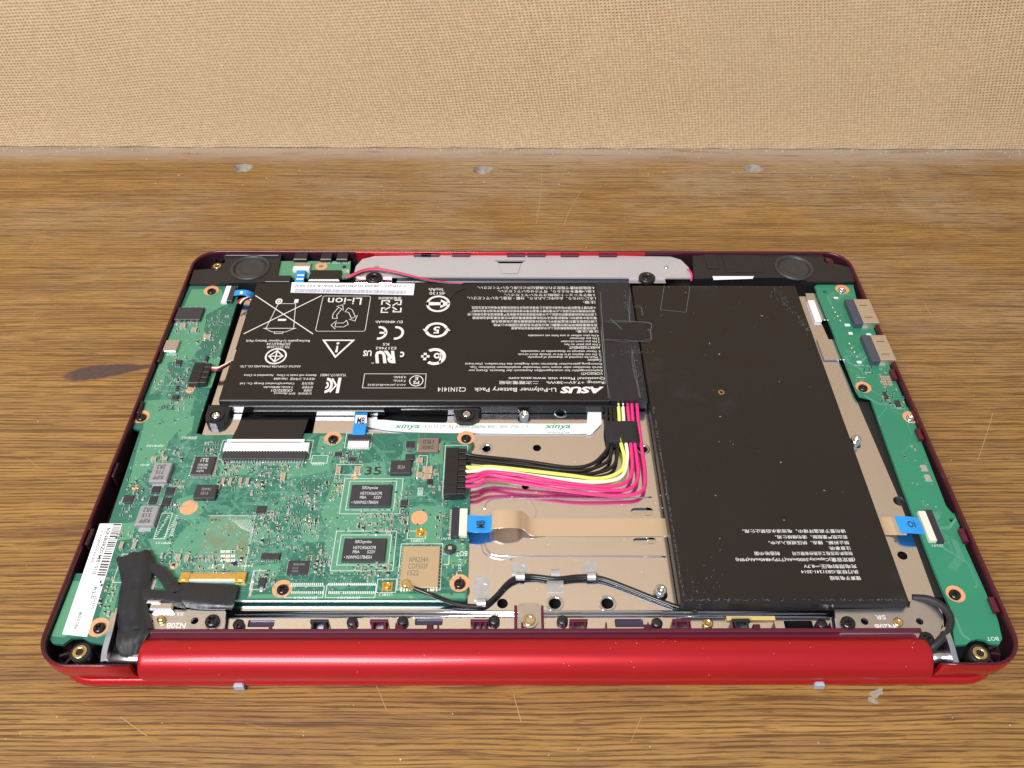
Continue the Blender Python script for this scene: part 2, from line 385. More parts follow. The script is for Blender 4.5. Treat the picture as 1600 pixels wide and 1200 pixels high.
mat('scratch', (0.40, 0.27, 0.12), .6, var=.35, vscale=150)
m_.build('scratches', 'scratch', table, True)
m_ = MB()                        # small chips of plaster and dust lying about
for i in range(260):
    px, py = random.uniform(0, 1600), random.choice((random.uniform(234, 300), random.uniform(234, 390), random.uniform(234, 1190)))
    gx, gy = P(px, py, TZ); r = random.choice((.12, .18, .25, .4 if py < 290 else .2))
    m_.rings([[(gx+r*random.uniform(.6, 1.3)*math.cos(2*PI*j/5), gy+r*random.uniform(.6, 1.3)*math.sin(2*PI*j/5), TZ+h) for j in range(5)] for h in (0, r*.5)])
for i in range(420):             # crumbs collected along the foot of the board
    gx = random.uniform(-290, 290); gy = PANEL_Y-abs(random.gauss(0, 2.2))-.1; r = random.uniform(.15, .55)
    m_.rings([[(gx+r*random.uniform(.6, 1.4)*math.cos(2*PI*j/5), gy+r*random.uniform(.5, 1)*math.sin(2*PI*j/5), TZ+h) for j in range(5)] for h in (0, r*.7)])
mat('crumb', (0.46, 0.39, 0.31), .85, var=.4, vscale=200)
o = m_.build('plaster_crumbs', 'crumb', table, True)
m_ = MB(); gx, gy = P(1366, 1085, TZ)
for dx, dy, r in ((0, 0, 1.5), (1.6, .8, 1.2), (-1.2, -1.6, 1.1), (-.3, -2.4, .8), (2.4, 1.6, .6)):
    m_.add([(gx+dx+r*random.uniform(.7, 1.2)*math.cos(2*PI*j/12), gy+dy+r*random.uniform(.6, 1)*math.sin(2*PI*j/12), TZ+.03+r*.004) for j in range(12)], [list(range(12))])
mat('paint_spot', (0.30, 0.26, 0.21), .8, var=.3, vscale=900); m_.build('paint_spot', 'paint_spot', table)

mb = MB()                        # hardboard panel, its lower edge slightly ragged
n = 160; rows = [TZ+.15, 4, 700]
fr = []
for zi, zz in enumerate(rows):
    fr.append([(-700+1400*i/n, PANEL_Y+(random.uniform(-.25, .25) if zi == 0 else 0), zz+(random.uniform(0, .5) if zi == 0 else 0)) for i in range(n+1)])
bk = [[(p[0], PANEL_Y+3.2, p[2]) for p in r] for r in fr]
mb.rings(fr, 0, (False, False), closed=False); mb.rings(bk[::-1], 0, (False, False), closed=False)
mb.rings([bk[0], fr[0]], 0, (False, False), closed=False); mb.rings([fr[-1], bk[-1]], 0, (False, False), closed=False)
panel = mb.build('back_panel', 'hardboard'); structure(panel)
panel['label'] = 'tan woven-textured hardboard panel standing behind the bench top'

# ------------------------------------------------------------------ the laptop
laptop = bpy.data.objects.new('laptop', None); COL.objects.link(laptop); laptop.empty_display_size = .02
laptop['label'] = 'red laptop lying upside down with its bottom cover removed, circuit boards and battery exposed'
laptop['category'] = 'laptop'

RX, Y0, Y1, RC = 143.0, 0.0, 193.3, 10.5
GL, GR = -114.6, 117.6           # the front rim is open here for the hinge barrel
def rim_path():                  # counter-clockwise from the front gap's right end; (x, y, inward normal)
    out = [(GR, Y0, 0, 1), (RX-RC-8, Y0, 0, 1)]
    for cx, cy, a0 in ((RX-RC, Y0+RC, -PI/2), (RX-RC, Y1-RC, 0), (-RX+RC, Y1-RC, PI/2), (-RX+RC, Y0+RC, PI)):
        for i in range(11):
            a = a0+PI/2*i/10; out.append((cx+RC*math.cos(a), cy+RC*math.sin(a), -math.cos(a), -math.sin(a)))
    out += [(-RX+RC+8, Y0, 0, 1), (GL, Y0, 0, 1)]
    return out
prof = [(.45, 13.0), (.12, 12.75), (0, 12.2), (.05, 9.0), (.5, 6.0), (1.6, 4.3), (3.2, 3.5), (5.5, 3.5), (5.5, 4.4), (1.8, 4.6), (1.45, 8.0), (1.3, 11.8), (1.1, 12.65), (.8, 13.0)]
matid = [0]*14
for i in (7, 8, 9, 10, 11): matid[i] = 1
for i in (0, 11, 12, 13): matid[i] = 2
mb = MB(); path = rim_path(); n = len(prof)
vs = [(px+nx*d, py+ny*d, z) for px, py, nx, ny in path for d, z in prof]
for i in range(len(path)-1):
    for j in range(n):
        mb.f.append([i*n+j, i*n+(j+1) % n, (i+1)*n+(j+1) % n, (i+1)*n+j]); mb.m.append(matid[j]); mb.sm.append(j < 6 or j > 10)
mb.v = vs
mb.f += [list(range(n))[::-1], [(len(path)-1)*n+j for j in range(n)]]; mb.m += [0, 0]; mb.sm += [False, False]
mb.build('base_rim', ['red', 'dark_maroon', 'rim_lip'], laptop, label='glossy red rounded rim of the base, dark inside')
mb = MB(); mb.prism(rrect(-RX+2, RX-2, 2.0, Y1-2, 9), 3.4, 4.0); mb.build('base_floor', 'black', laptop)

mb = MB()                        # closed lid underneath: a slim slab with rounded edges
lp = [(1.6, TZ), (.5, TZ+.5), (0.05, TZ+1.5), (0, TZ+2.6), (.25, TZ+3.6), (.9, TZ+4.3)]
mb.rings([[(x, y, z) for x, y in rrect(-RX+1.2+d, RX-1.2-d, .1+d, Y1-1.5-d, 13-d, 8)] for d, z in lp], 0, smooth=True)
mb.build('lid', 'red', laptop)
mb = MB(); bc, bz, br = 5.3, 6.9, 6.0      # hinge barrel
xs = [(GL+1.0, br-1.1), (GL+1.25, br-.45), (GL+1.8, br-.12), (GL+2.8, br), (GR-2.8, br), (GR-1.8, br-.12), (GR-1.25, br-.45), (GR-1.0, br-1.1)]
mb.rings([[(x, bc+r*math.cos(2*PI*j/48), bz+r*math.sin(2*PI*j/48)*(1 if math.sin(2*PI*j/48) > 0 else .9)) for j in range(48)] for x, r in xs], 0, smooth=True)
mb.build('hinge_barrel', 'red', laptop, label='long red rounded hinge cover along the open front')
for px in (375, 1279):
    mb = MB(); x, y = P(px, 1066, 1); mb.box(x-1.5, x+1.5, -.75, 1.0, TZ+.7, TZ+3.3, 0, .5); mb.build('rubber_bumper', 'bumper', laptop)

# --- screws: one mesh for each kind, real cross recess
def screw_mesh(name, r, h, mats, brass=False):
    mb = MB(); n = 24; w_ = r*.17; l = r*.58
    cr = []
    for q in range(4):
        a = q*PI/2; R2 = lambda x, y: (x*math.cos(a)-y*math.sin(a), x*math.sin(a)+y*math.cos(a))
        cr += [R2(l, -w_), R2(l, 0), R2(l, w_), R2((l+w_)/2, w_), R2(w_, w_), R2(w_, (l+w_)/2)]
    ang0 = math.atan2(cr[0][1], cr[0][0])
    C_ = lambda rr, z: [(rr*math.cos(math.atan2(cr[i][1], cr[i][0])), rr*math.sin(math.atan2(cr[i][1], cr[i][0])), z) for i in range(n)]
    X_ = lambda z: [(a, b, z) for a, b in cr]
    mb.rings([C_(r, 0), C_(r, h*.55), C_(r*.9, h*.86), C_(r*.74, h)], 0, (False, False), True)
    mb.rings([C_(r*.74, h), X_(h), X_(h*.35)], 0, (False, True))
    return mb.mesh(name, mats)
SCREW = {'black': screw_mesh('screw', 1.75, 1.05, ['black_gloss']), 'silver': screw_mesh('screw', 1.6, .9, ['chrome'])}
def screw(px, py, z, kind, parent, sc=1.0, rot=None):
    o = bpy.data.objects.new('screw', SCREW[kind]); COL.objects.link(o); o.parent = parent
    x, y = P(px, py, z+.9*sc); o.location = (x*S, y*S, (z+LIFT)*S); o.scale = (sc,)*3; o.rotation_euler.z = random.uniform(0, PI) if rot is None else rot
    return o
def insert(px, py, z, parent, r=2.1, boss='black', name='brass_insert', hole=3.1, mt='brass'):       # threaded insert in a boss
    x, y = P(px, py, z); mb = MB()
    mb.cyl(x, y, [(r+.9, hole), (r+.75, z-.35)], 20, 1)
    mb.cyl(x, y, [(r, z-.4), (r, z-.1), (r*.9, z), (r*.58, z), (r*.5, z-.25), (r*.5, z-1.6)], 20, 0, (False, False))
    mb.cyl(x, y, [(r*.5, z-1.6), (r*.5, z-1.55)], 20, 1)
    return mb.build(name, [mt, boss], parent)
LIFT = 0.8
ZP, ZB, ZT = 7.4, 9.8, 12.6      # levels: metal tray, circuit boards, battery top
random.seed(11)

# --- metal tray (keyboard support plate)
bx0, bx1 = P(340, 660, ZP)[0]-6, None
right_edge = PX([(1460, 932), (1405, 780), (1339, 627), (1290, 520)], ZP)
ny = P(800, 987, ZP)[1]
outline = [(-117, 60), (-104, 60), (-104, ny), (right_edge[0][0]-1, ny), (right_edge[0][0]+.5, ny+6)]+right_edge+[(right_edge[3][0]-1, 168), (-117, 168)]
th = []
dimples = [(760, 701, 1.5, 1), (839, 700, 1.5, 0), (876, 645, 1.7, 1), (821, 760, 1.3, 0), (1005, 702, 1.5, 1), (785, 943, 1.7, 0), (867, 943, 1.9, 1), (949, 943, 1.9, 1), (575, 646, 2.2, 1), (1405, 783, 2.0, 0), (1410, 868, 1.6, 0)]
for px, py, r, d in dimples:
    th.append(circ(*P(px, py, ZP), r, 18))
def opening(x0, y0, x1, y1, r=2.0, z=ZP): a = bb(x0, y0, x1, y1, z); return rrect(a[0], a[1], a[2], a[3], min(r, (a[1]-a[0])/2.1, (a[3]-a[2])/2.1), 4)
th += [opening(366, 641, 496, 690, 2.5), opening(588, 644, 700, 662, 2), opening(985, 793, 1022, 806, 1.6), opening(989, 840, 1026, 850, 1.6),
       opening(386, 968, 430, 980, .5), opening(648, 966, 692, 977, .5), opening(960, 967, 1006, 980, .5), opening(1224, 970, 1272, 983, .5), opening(1290, 508, 1318, 530, .8)]
mb = MB(); mb.prism(outline, ZP-.5, ZP, 0, th)
plate = mb.build('support_plate', 'steel', laptop, label='shiny tan-reflecting steel tray between the boards')
for px, py, r, d in dimples:
    x, y = P(px, py, ZP); mb = MB()
    if d: mb.cyl(x, y, [(r+.9, ZP), (r+.55, ZP+.22), (r+.1, ZP+.1), (r-.1, ZP-.6)], 22, 0, (False, False)); mb.build('dimpled_hole', 'chrome', plate)
for px, py, h in ((819, 646, 3.4), (1033, 921, 3.0), (1338, 686, 3.0)):
    x, y = P(px, py, ZP+h); mb = MB()
    mb.cyl(x, y, [(2.4, ZP), (1.9, ZP+.4), (1.75, ZP+h), (1.0, ZP+h), (.9, ZP+h-1.5), (0.05, ZP+h-1.5)], 20, 0, (False, False)); mb.build('standoff', 'chrome', plate)
# long pressed ridges along the front of the tray
for k_, (ya, yb, h) in enumerate(((955.5, 959.5, .85), (961.5, 964.5, .55))):
    y0 = P(800, yb, ZP)[1]; y1 = P(800, ya, ZP)[1]; x0 = P(358, 960, ZP)[0]; x1 = P(1302, 962, ZP)[0]; mb = MB()
    pr = [((y0+y1)/2-(y1-y0)*.75*math.cos(PI*i/8), ZP+h*math.sin(PI*i/8)) for i in range(9)]
    mb.rings([[(x, a, b) for a, b in pr] for x in (x0, x1)], 0, smooth=True, closed=False, caps=(True, True)); mb.build('ridge', 'chrome', plate)
def bead(pts, r=.22, parent=plate):
    mb = MB(); mb.tube(spline([(*P(a, b, ZP), ZP+.02) for a, b in pts], 6), r, 8); mb.build('pressed_bead', 'steel', parent)
bead([(1018, 777), (940, 779), (860, 779), (780, 779), (762, 784), (757, 795)], .25)
bead([(757, 845), (762, 860), (780, 868), (860, 869), (960, 869), (1040, 870)], .3)
bead([(752, 848), (757, 864), (775, 873), (800, 874)], .22)
bead([(818, 775), (832, 787), (838, 800), (834, 812)], .1)
# centre bracket with brass insert
a = bb(809, 942, 846, 986, ZP+1.2); mb = MB()
mb.prism(rrect(a[0], a[1], a[2], a[3], 1.2), ZP+.1, ZP+1.3)
br_ = mb.build('screw_tab', 'dull_steel', laptop); insert(827, 968, ZP+2.2, br_, 1.9, 'dull_steel', hole=ZP)
for sx in (806, 848):
    a = bb(sx-2.5, 946, sx+2.5, 985, ZP+1.8); mb = MB(); mb.box(a[0], a[1], a[2], a[3], ZP, ZP+1.9); mb.build('tab_guide', 'maroon', laptop)

# --- dark comb of the palm rest behind the barrel, with clips and posts
ya, yb = P(800, 996, 10.5)[1], P(800, 986, 10.5)[1]
xa, xb = P(222, 990, 10.5)[0], P(1442, 990, 10.5)[0]
mb = MB(); mb.box(xa, xb, yb-.4, yb+.9, 3.1, 10.6, 0, .25); mb.box(xa, xb, ya-1.5, yb-.2, 3.1, 9.4, 0, .2)
comb = mb.build('comb_wall', 'maroon', laptop)
for px in list(range(420, 1300, 66))+[368, 1300, 1330]:
    a = bb(px-1.5, 977, px+1.5, 987, 10.3); mb = MB(); mb.box(a[0], a[1], yb+.7, yb+3.0, 6.5, 10.2); mb.build('comb_rib', 'maroon', comb)
for px, py, dk in ((497, 975, 1), (591, 974, 0), (749, 974, 0), (905, 976, 0), (1067, 977, 0), (1161, 980, 1)):
    x, y = P(px, py+6, 10.5); mb = MB(); c_ = 'black' if dk else 'maroon'
    mb.box(x-2.1, x-1.5, yb+.6, yb+3.2, 6, 10.4); mb.box(x+1.5, x+2.1, yb+.6, yb+3.2, 6, 10.4)
    mb.box(x-2.7, x+2.7, yb+3.0, yb+3.9, 6, 10.7, 0, .2); mb.build('snap_clip', c_, comb)
for px, py in ((624, 985), (672, 982), (1012, 986), (1184, 989)):
    x, y = P(px, py, 10.2); mb = MB(); mb.box(x-1, x+1, yb+.3, yb+2.0, 8, 10.9, 0, .2); mb.build('alignment_nub', 'rim_lip', comb)
for px, py in ((550, 970), (629, 969), (772, 968), (879, 968), (1027, 972), (1285, 974), (372, 974)):
    x, y = P(px, py, ZP+1.6); mb = MB(); mb.cyl(x, y, [(1.7, ZP-.3), (1.75, ZP+1.0), (1.45, ZP+1.6), (.5, ZP+1.75)], 18); mb.build('melted_post', 'black', comb)
x, y = P(1106, 973, ZP+1); mb = MB(); mb.cyl(x, y, [(1.7, ZP), (1.7, ZP+.9), (1.3, ZP+1.1), (.8, ZP+1.1), (.7, ZP+.6)], 18); mb.build('brass_post', 'brass', comb)
mb = MB(); a = bb(1135, 962, 1212, 968, ZP+1.2); mb.box(a[0], a[1], a[2], a[3], ZP+.7, ZP+.95); mb.build('amber_tape', 'kapton', plate)
for q in ((985, 793, 1022, 806), (989, 840, 1026, 850)):
    a = bb(*q, ZP-.8); mb = MB(); mb.box(a[0]-.6, a[0]+(a[1]-a[0])*.7, a[2]-.6, a[3]+.6, ZP-1.3, ZP-.9); mb.box(a[0]+(a[1]-a[0])*.62, a[1], a[2]-.2, a[3]-(a[3]-a[2])*.45, ZP-1.2, ZP-.3); mb.build('steel_underlay', 'chrome', plate)
for q in ((386, 968, 430, 980), (648, 966, 692, 977), (960, 967, 1006, 980)):
    a = bb(*q, ZP-.5); mb = MB(); mb.box(a[0]-.5, a[1]+.5, a[2]-.5, a[3]+.5, ZP-1.4, ZP-.7); mb.build('window_film', 'purple_window', plate)

# --- circuit boards
def board(name, outline_px, label, z=ZB, holes=(), mt='board_dark'):
    pl = [(min(max(a, -141.4), 141.4), b) for a, b in PX(outline_px, z)]; mb = MB(); hl = [circ(*P(hx, hy, z), r, 14) for hx, hy, r in holes]
    mb.prism(pl, z-1.1, z, 0, hl)
    o = mb.build(name, [mt], laptop, label=label); o['plan'] = 0; del o['plan']
    return o, pl
mo = [(296, 447), (372, 447), (371, 470), (313, 655), (306, 677), (322, 680), (492, 677), (734, 677), (737, 681), (730, 934), (726, 938), (385, 938), (250, 936), (190, 940), (170, 1003), (163, 1007),
      (140, 1003), (128, 996), (112, 997), (98, 1007), (82, 1005), (77, 999), (108, 902), (113, 896), (140, 896), (172, 812), (219, 672), (206, 669), (201, 661), (203, 650), (210, 641), (222, 637), (224, 621), (231, 602), (245, 577), (246, 556), (250, 525),
      (258, 521), (270, 506), (272, 478), (284, 476)]
mboard, mpl = board('motherboard', mo, 'green L-shaped main circuit board crowded with chips', holes=((304, 456, .9),))
so = [(1273, 447), (1277, 445), (1333, 445), (1338, 466), (1366, 510), (1417, 636), (1432, 637), (1440, 655), (1439, 668), (1432, 671), (1478, 790), (1487, 801), (1499, 803), (1504, 822), (1497, 829), (1559, 968), (1566, 998), (1561, 1007), (1548, 1005),
      (1540, 1000), (1528, 998), (1517, 1001), (1510, 1007), (1492, 1008), (1484, 947), (1472, 920), (1448, 860), (1409, 758), (1360, 622), (1344, 618), (1338, 609)]
sboard, spl = board('usb_board', so, 'long narrow bright green circuit board with two USB ports', holes=((1289, 456, .9), (1488, 813, .9)), mt='board_bright')
fo = [(436, 408), (548, 408), (546, 434), (432, 434)]
fboard, fpl = board('auxiliary_board', fo, 'small green board tucked beside the speaker', z=10.2, mt='board_light')

def poly_on(mb, pts_px, z, zz, m=0): pl = [(min(max(u, -141.3), 141.3), v) for u, v in PX(pts_px, z)]; pl = pl if area2(pl) > 0 else pl[::-1]; mb.prism(pl, zz-.03, zz, m)
mb = MB()                        # lighter copper pours under the green lacquer
pours = [[(300, 452), (346, 452), (352, 476), (322, 492), (318, 530), (300, 562), (262, 566), (255, 604), (233, 618), (247, 575), (254, 528), (274, 506), (288, 478)],
         [(226, 626), (305, 622), (296, 652), (264, 690), (252, 720), (232, 734), (212, 752), (198, 768), (215, 700), (224, 668)],
         [(276, 780), (300, 774), (318, 780), (318, 800), (304, 812), (284, 812), (276, 800)], [(292, 822), (325, 816), (334, 832), (322, 850), (300, 872), (270, 878), (268, 852)],
         [(438, 738), (462, 729), (478, 731), (486, 714), (522, 712), (512, 734), (486, 742), (446, 747)], [(520, 752), (548, 740), (640, 744), (622, 800), (604, 806), (604, 828), (516, 834), (502, 806), (510, 780)],
         [(508, 838), (520, 832), (612, 836), (620, 892), (516, 896)], [(640, 792), (694, 790), (688, 850), (640, 848)], [(388, 929), (727, 927), (727, 935), (386, 935)],
         [(500, 681), (538, 681), (536, 702), (512, 712), (494, 706)], [(566, 724), (602, 722), (606, 748), (566, 748)], [(630, 704), (652, 712), (652, 746), (632, 752), (618, 742)],
         [(668, 692), (692, 690), (692, 724), (672, 728)], [(80, 994), (110, 908), (146, 908), (120, 985), (100, 996)], [(170, 990), (186, 920), (178, 900), (156, 960), (150, 998)],
         [(232, 842), (268, 838), (262, 870), (240, 866)], [(184, 818), (214, 816), (206, 842), (180, 846)], [(396, 700), (470, 722), (466, 730), (402, 726)], [(340, 724), (392, 726), (386, 742), (348, 742)],
         [(360, 836), (420, 820), (424, 838), (372, 858)], [(470, 820), (500, 815), (498, 846), (474, 850)], [(690, 850), (728, 850), (726, 885), (694, 885)], [(392, 885), (440, 880), (432, 902), (396, 905)],
         [(240, 536), (300, 530), (294, 548), (246, 556)], [(322, 560), (345, 560), (330, 606), (316, 606)], [(272, 648), (304, 650), (300, 672), (280, 690)]]
for i, p in enumerate(pours): poly_on(mb, p, ZB, ZB+.03+.0004*i)
mb.build('copper_pours', 'board_light', mboard, True)
random.seed(21)
def traces(mb, poly, x0, y0, x1, y1, count, z, wid=(.10, .16), m=0):
    for _ in range(count):
        px, py = P(random.uniform(x0, x1), random.uniform(y0, y1), z); d = random.randrange(8); nb = random.choice((1, 2, 3, 4, 6)); gap = random.uniform(.32, .5)
        base = [(px, py)]; dirs = []
        for q in range(random.randint(2, 5)):
            L = random.uniform(1.2, 8); a = d*PI/4; px += L*math.cos(a); py += L*math.sin(a); base.append((px, py)); dirs.append(a); d += random.choice((-1, 1))
        ww = random.uniform(*wid)
        for q in range(nb):
            a = dirs[0]+PI/2; off = (math.cos(a)*gap*q, math.sin(a)*gap*q); pts = [(u+off[0], v+off[1]) for u, v in base]
            if all(inside(u, poly) for u in pts): line(mb, pts, ww, z+random.uniform(0, .004), m)
mb = MB(); traces(mb, mpl, 200, 690, 720, 930, 520, ZB+.05); traces(mb, mpl, 230, 460, 360, 680, 110, ZB+.05); mb.build('copper_tracks', 'trace', mboard, True)
mb = MB(); traces(mb, spl, 1290, 450, 1560, 990, 130, ZB+.035, (.12, .3)); mb.build('copper_tracks', 'trace', sboard, True)

def dots(mb, poly, boxes, z, r=(.16, .30), m=0, n=6):
    for x0, y0, x1, y1, cnt in boxes:
        for _ in range(cnt):
            x, y = P(random.uniform(x0, x1), random.uniform(y0, y1), z)
            if inside((x, y), poly): rr = random.uniform(*r); mb.add([(x+rr*math.cos(2*PI*i/n), y+rr*math.sin(2*PI*i/n), z+.01) for i in range(n)]+[(x, y, z+.06)], [(i, (i+1) % n, n) for i in range(n)], m, True)
mb = MB()
dots(mb, mpl, [(395, 740, 520, 880, 230), (340, 715, 480, 760, 60), (510, 800, 640, 850, 80), (200, 740, 330, 870, 120), (240, 480, 350, 640, 150), (330, 800, 410, 890, 70), (520, 690, 700, 760, 60), (530, 880, 610, 912, 60), (620, 780, 735, 930, 70), (150, 850, 330, 935, 80), (200, 640, 320, 740, 50), (390, 880, 530, 925, 60)], ZB+.06)
mb.build('solder_points', 'solder', mboard, True)
mb = MB(); dots(mb, mpl, [(200, 690, 730, 930, 260), (240, 560, 350, 680, 40)], ZB+.05, (.25, .45)); mb.build('lacquered_vias', 'mask_dark', mboard, True)
mb = MB()
rnd = random.Random(8)
def smd(mb, x, y, z, l=1.0, w_=.5, h=.38, hor=True, body=0):
    if not hor:
        q = (w_, l)
    else: q = (l, w_)
    a, b = q[0]/2, q[1]/2
    if hor:
        mb.box(x-a, x-a*.55, y-b, y+b, z, z+h, 2); mb.box(x+a*.55, x+a, y-b, y+b, z, z+h, 2); mb.box(x-a*.55, x+a*.55, y-b*.96, y+b*.96, z, z+h*.97, body)
    else:
        mb.box(x-a, x+a, y-b, y-b*.55, z, z+h, 2); mb.box(x-a, x+a, y+b*.55, y+b, z, z+h, 2); mb.box(x-a*.96, x+a*.96, y-b*.55, y+b*.55, z, z+h*.97, body)
def cluster(mb, x0, y0, x1, y1, cnt, poly=None, z=ZB, sizes=((1.0, .5, .35), (1.0, .5, .45), (1.6, .8, .5)), wts=(5, 4, 1)):
    hor = rnd.random() < .5; used = []
    for _ in range(cnt*3):
        if cnt <= 0: break
        x, y = P(rnd.uniform(x0, x1), rnd.uniform(y0, y1), z); x = round(x/.65)*.65; y = round(y/.6)*.6
        if any(abs(x-u) < 1.15 and abs(y-v) < .95 for u, v in used) or not inside((x, y), poly or mpl): continue
        used.append((x, y)); l, w_, h = rnd.choices(sizes, wts)[0]; smd(mb, x, y, z, l, w_, h, hor if rnd.random() < .75 else not hor, rnd.choices((0, 1, 3), (50, 18, 32))[0]); cnt -= 1
for c_ in [(272, 500, 332, 520, 12), (330, 495, 360, 520, 10), (300, 520, 345, 560, 16), (262, 555, 300, 600, 22), (280, 590, 310, 610, 6), (240, 595, 262, 608, 6), (260, 610, 300, 640, 16), (195, 745, 225, 780, 14), (186, 780, 206, 810, 10), (250, 700, 285, 722, 10),
           (265, 750, 292, 762, 9), (180, 830, 215, 850, 10), (255, 788, 282, 800, 5), (320, 690, 345, 712, 14), (335, 720, 372, 760, 26), (352, 724, 480, 734, 26), (365, 755, 412, 772, 12), (400, 735, 440, 760, 16), (390, 800, 440, 850, 34), (440, 780, 500, 860, 55), (470, 755, 530, 780, 22),
           (410, 798, 432, 812, 8), (488, 860, 520, 900, 18), (525, 700, 566, 722, 20), (520, 745, 535, 770, 10), (545, 795, 640, 835, 20), (560, 803, 636, 832, 36), (556, 880, 612, 900, 22), (618, 768, 645, 795, 14), (645, 720, 680, 750, 10), (666, 735, 690, 775, 10), (690, 775, 705, 790, 4), (682, 800, 702, 840, 10),
           (688, 845, 728, 900, 14), (250, 860, 300, 885, 16), (300, 870, 340, 890, 14), (395, 895, 430, 918, 14), (155, 905, 185, 960, 20), (370, 850, 405, 880, 12), (330, 860, 372, 895, 10), (505, 690, 530, 712, 6), (620, 880, 640, 925, 6)]: cluster(mb, *c_)
mb.build('surface_mount_parts', ['resistor', 'ceramic', 'solder', 'grey_core'], mboard, True)
mb = MB()
for c_ in [(1372, 575, 1386, 602, 10), (1378, 606, 1400, 632, 12), (1388, 620, 1412, 640, 8), (1350, 568, 1364, 590, 6), (1410, 695, 1432, 716, 3)]: cluster(mb, *c_, spl)
mb.build('surface_mount_parts', ['resistor', 'ceramic', 'solder', 'grey_core'], sboard, True)
mb = MB(); dots(mb, spl, [(1300, 480, 1330, 505, 7), (1328, 528, 1345, 560, 7), (1330, 575, 1350, 600, 8), (1420, 690, 1465, 760, 12), (1440, 780, 1470, 795, 5)], ZB+.04, (.2, .32)); mb.build('solder_points', 'solder', sboard, True)

# screws of the boards, each in its bare copper ring
def ring_screw(px, py, parent, kind='black', ring=3.1, sc=1.0):
    x, y = P(px, py, ZB); mb = MB(); mb.ringflat(x, y, .9, ring, ZB, ZB+.06); mb.build('copper_ring', 'copper', parent); screw(px, py, ZB+.05, kind, parent, sc)
for px, py in ((330, 454), (220, 651), (520, 685), (728, 684), (441, 920), (718, 911), (154, 980)): ring_screw(px, py, mboard)
for px, py, kd in ((1316, 452, 'silver'), (1349, 605, 'black'), (1423, 652, 'silver'), (1493, 928, 'black')): ring_screw(px, py, sboard, kd, 2.9)
for px, py, r in ((295, 793, 3.0), (655, 809, 2.75), (353, 874, 1.2), (272, 884, 1.3), (554, 745, 1.2), (212, 762, 1.2), (297, 610, 1.5)):
    x, y = P(px, py, ZB); mb = MB(); mb.cyl(x, y, [(r, ZB), (r, ZB+.06)], 28, smooth=False); mb.build('copper_pad', 'copper', mboard)

# chips; x0 y0 x1 y1 is the top face's box in the photo, pins on the named sides
def chip(name, x0, y0, x1, y1, h, parent, mt='chip', pins='', npin=4, pw=.3, pl_=.7, text=(), tm='chip_print', z=ZB, c=.12, label=None, rot=0, th_=None):
    zt = z+h; a = bb(x0, y0, x1, y1, zt); a = (max(a[0], -141.3), *a[1:]); mb = MB(); mb.box(a[0], a[1], a[2], a[3], z+.08, zt, 0, c)
    for s_ in pins:
        for i in range(npin):
            f = (i+.5)/npin
            if s_ in 'ns': xx = a[0]+(a[1]-a[0])*f; yy = a[3] if s_ == 'n' else a[2]-pl_; mb.box(xx-pw/2, xx+pw/2, yy, yy+pl_, z+.02, z+min(h*.55, .35), 1)
            else: yy = a[2]+(a[3]-a[2])*f; xx = a[1] if s_ == 'e' else a[0]-pl_; mb.box(xx, xx+pl_, yy-pw/2, yy+pw/2, z+.02, z+min(h*.55, .35), 1)
    for t in text:               # (string, u0, v0, u1, v1) as fractions of the top face, v up
        s_, u0, v0, u1, v1 = t; W, H = a[1]-a[0], a[3]-a[2]
        ww, hh = (u1-u0)*W, (v1-v0)*H
        if abs(math.sin(rot)) > .5: ww, hh = hh, ww
        put_text(mb, s_, a[0]+W*(u0+u1)/2, a[2]+H*(v0+v1)/2, ww, hh, zt+.02, rot, 2, .012)
    return mb.build(name, [mt, 'solder', tm], parent, label=label)
chip('flash_chip', 269, 480, 319, 499, 1.5, mboard, pins='ns', npin=4, pw=.7, pl_=1.6)
hyn = [('SKhynix', .26, .74, .66, .92), ('H5TC4G63CFR', .24, .52, .78, .66), ('PBA', .24, .34, .40, .47), ('522V', .58, .34, .77, .47), ('• NWMG17845H', .05, .10, .70, .25)]
chip('memory_chip', 545, 757, 613, 791, 1.0, mboard, text=hyn, label='memory chip framed by white lines beside the black power connector')
chip('memory_chip', 533, 841, 604, 877, 1.0, mboard, text=hyn, label='memory chip framed by white lines beside the tan radio module')
chip('controller_chip', 297, 713, 338, 741, 1.1, mboard, pins='nsew', npin=16, pw=.2, pl_=.75, text=[('iTE', .3, .68, .68, .90), ('IT8528E', .25, .46, .72, .58), ('1518-FXS', .25, .30, .72, .42), ('A3Z7VL', .25, .12, .62, .24)])
chip('power_chip', 301, 757, 341, 778, 1.7, mboard, text=[('FDMC', .3, .55, .75, .75), ('2S15', .3, .25, .65, .45)], tm='grey_core')
for q in ((235, 759, 252, 770), (256, 761, 274, 772), (231, 775, 247, 786), (251, 777, 268, 789)): chip('transistor', *q, .8, mboard, 'chip_navy', 'ew', 4, .35, .35)
chip('regulator_chip', 190, 774, 210, 785, .8, mboard, pins='ew', npin=5, pw=.22, pl_=.4)
chip('sensor_chip', 399, 790, 416, 802, .9, mboard, pins='nsew', npin=5, pw=.2, pl_=.2)
chip('level_shifter_chip', 407, 864, 438, 874, .8, mboard, pins='ns', npin=8, pw=.2, pl_=.35)
chip('audio_chip', 447, 876, 484, 897, .8, mboard, pins='ew', npin=8, pw=.25, pl_=.3, text=[('SEQUOIA', .25, .62, .8, .8), ('51H', .25, .38, .5, .5), ('1522', .25, .15, .55, .28)], tm='grey_core')
chip('diode', 402, 902, 416, 917, 1.1, mboard, pins='sn', npin=1, pw=1, pl_=.9)
chip('charger_chip', 634, 689, 648, 700, .8, mboard, 'chip_navy', 'nsew', 5, .2, .2)
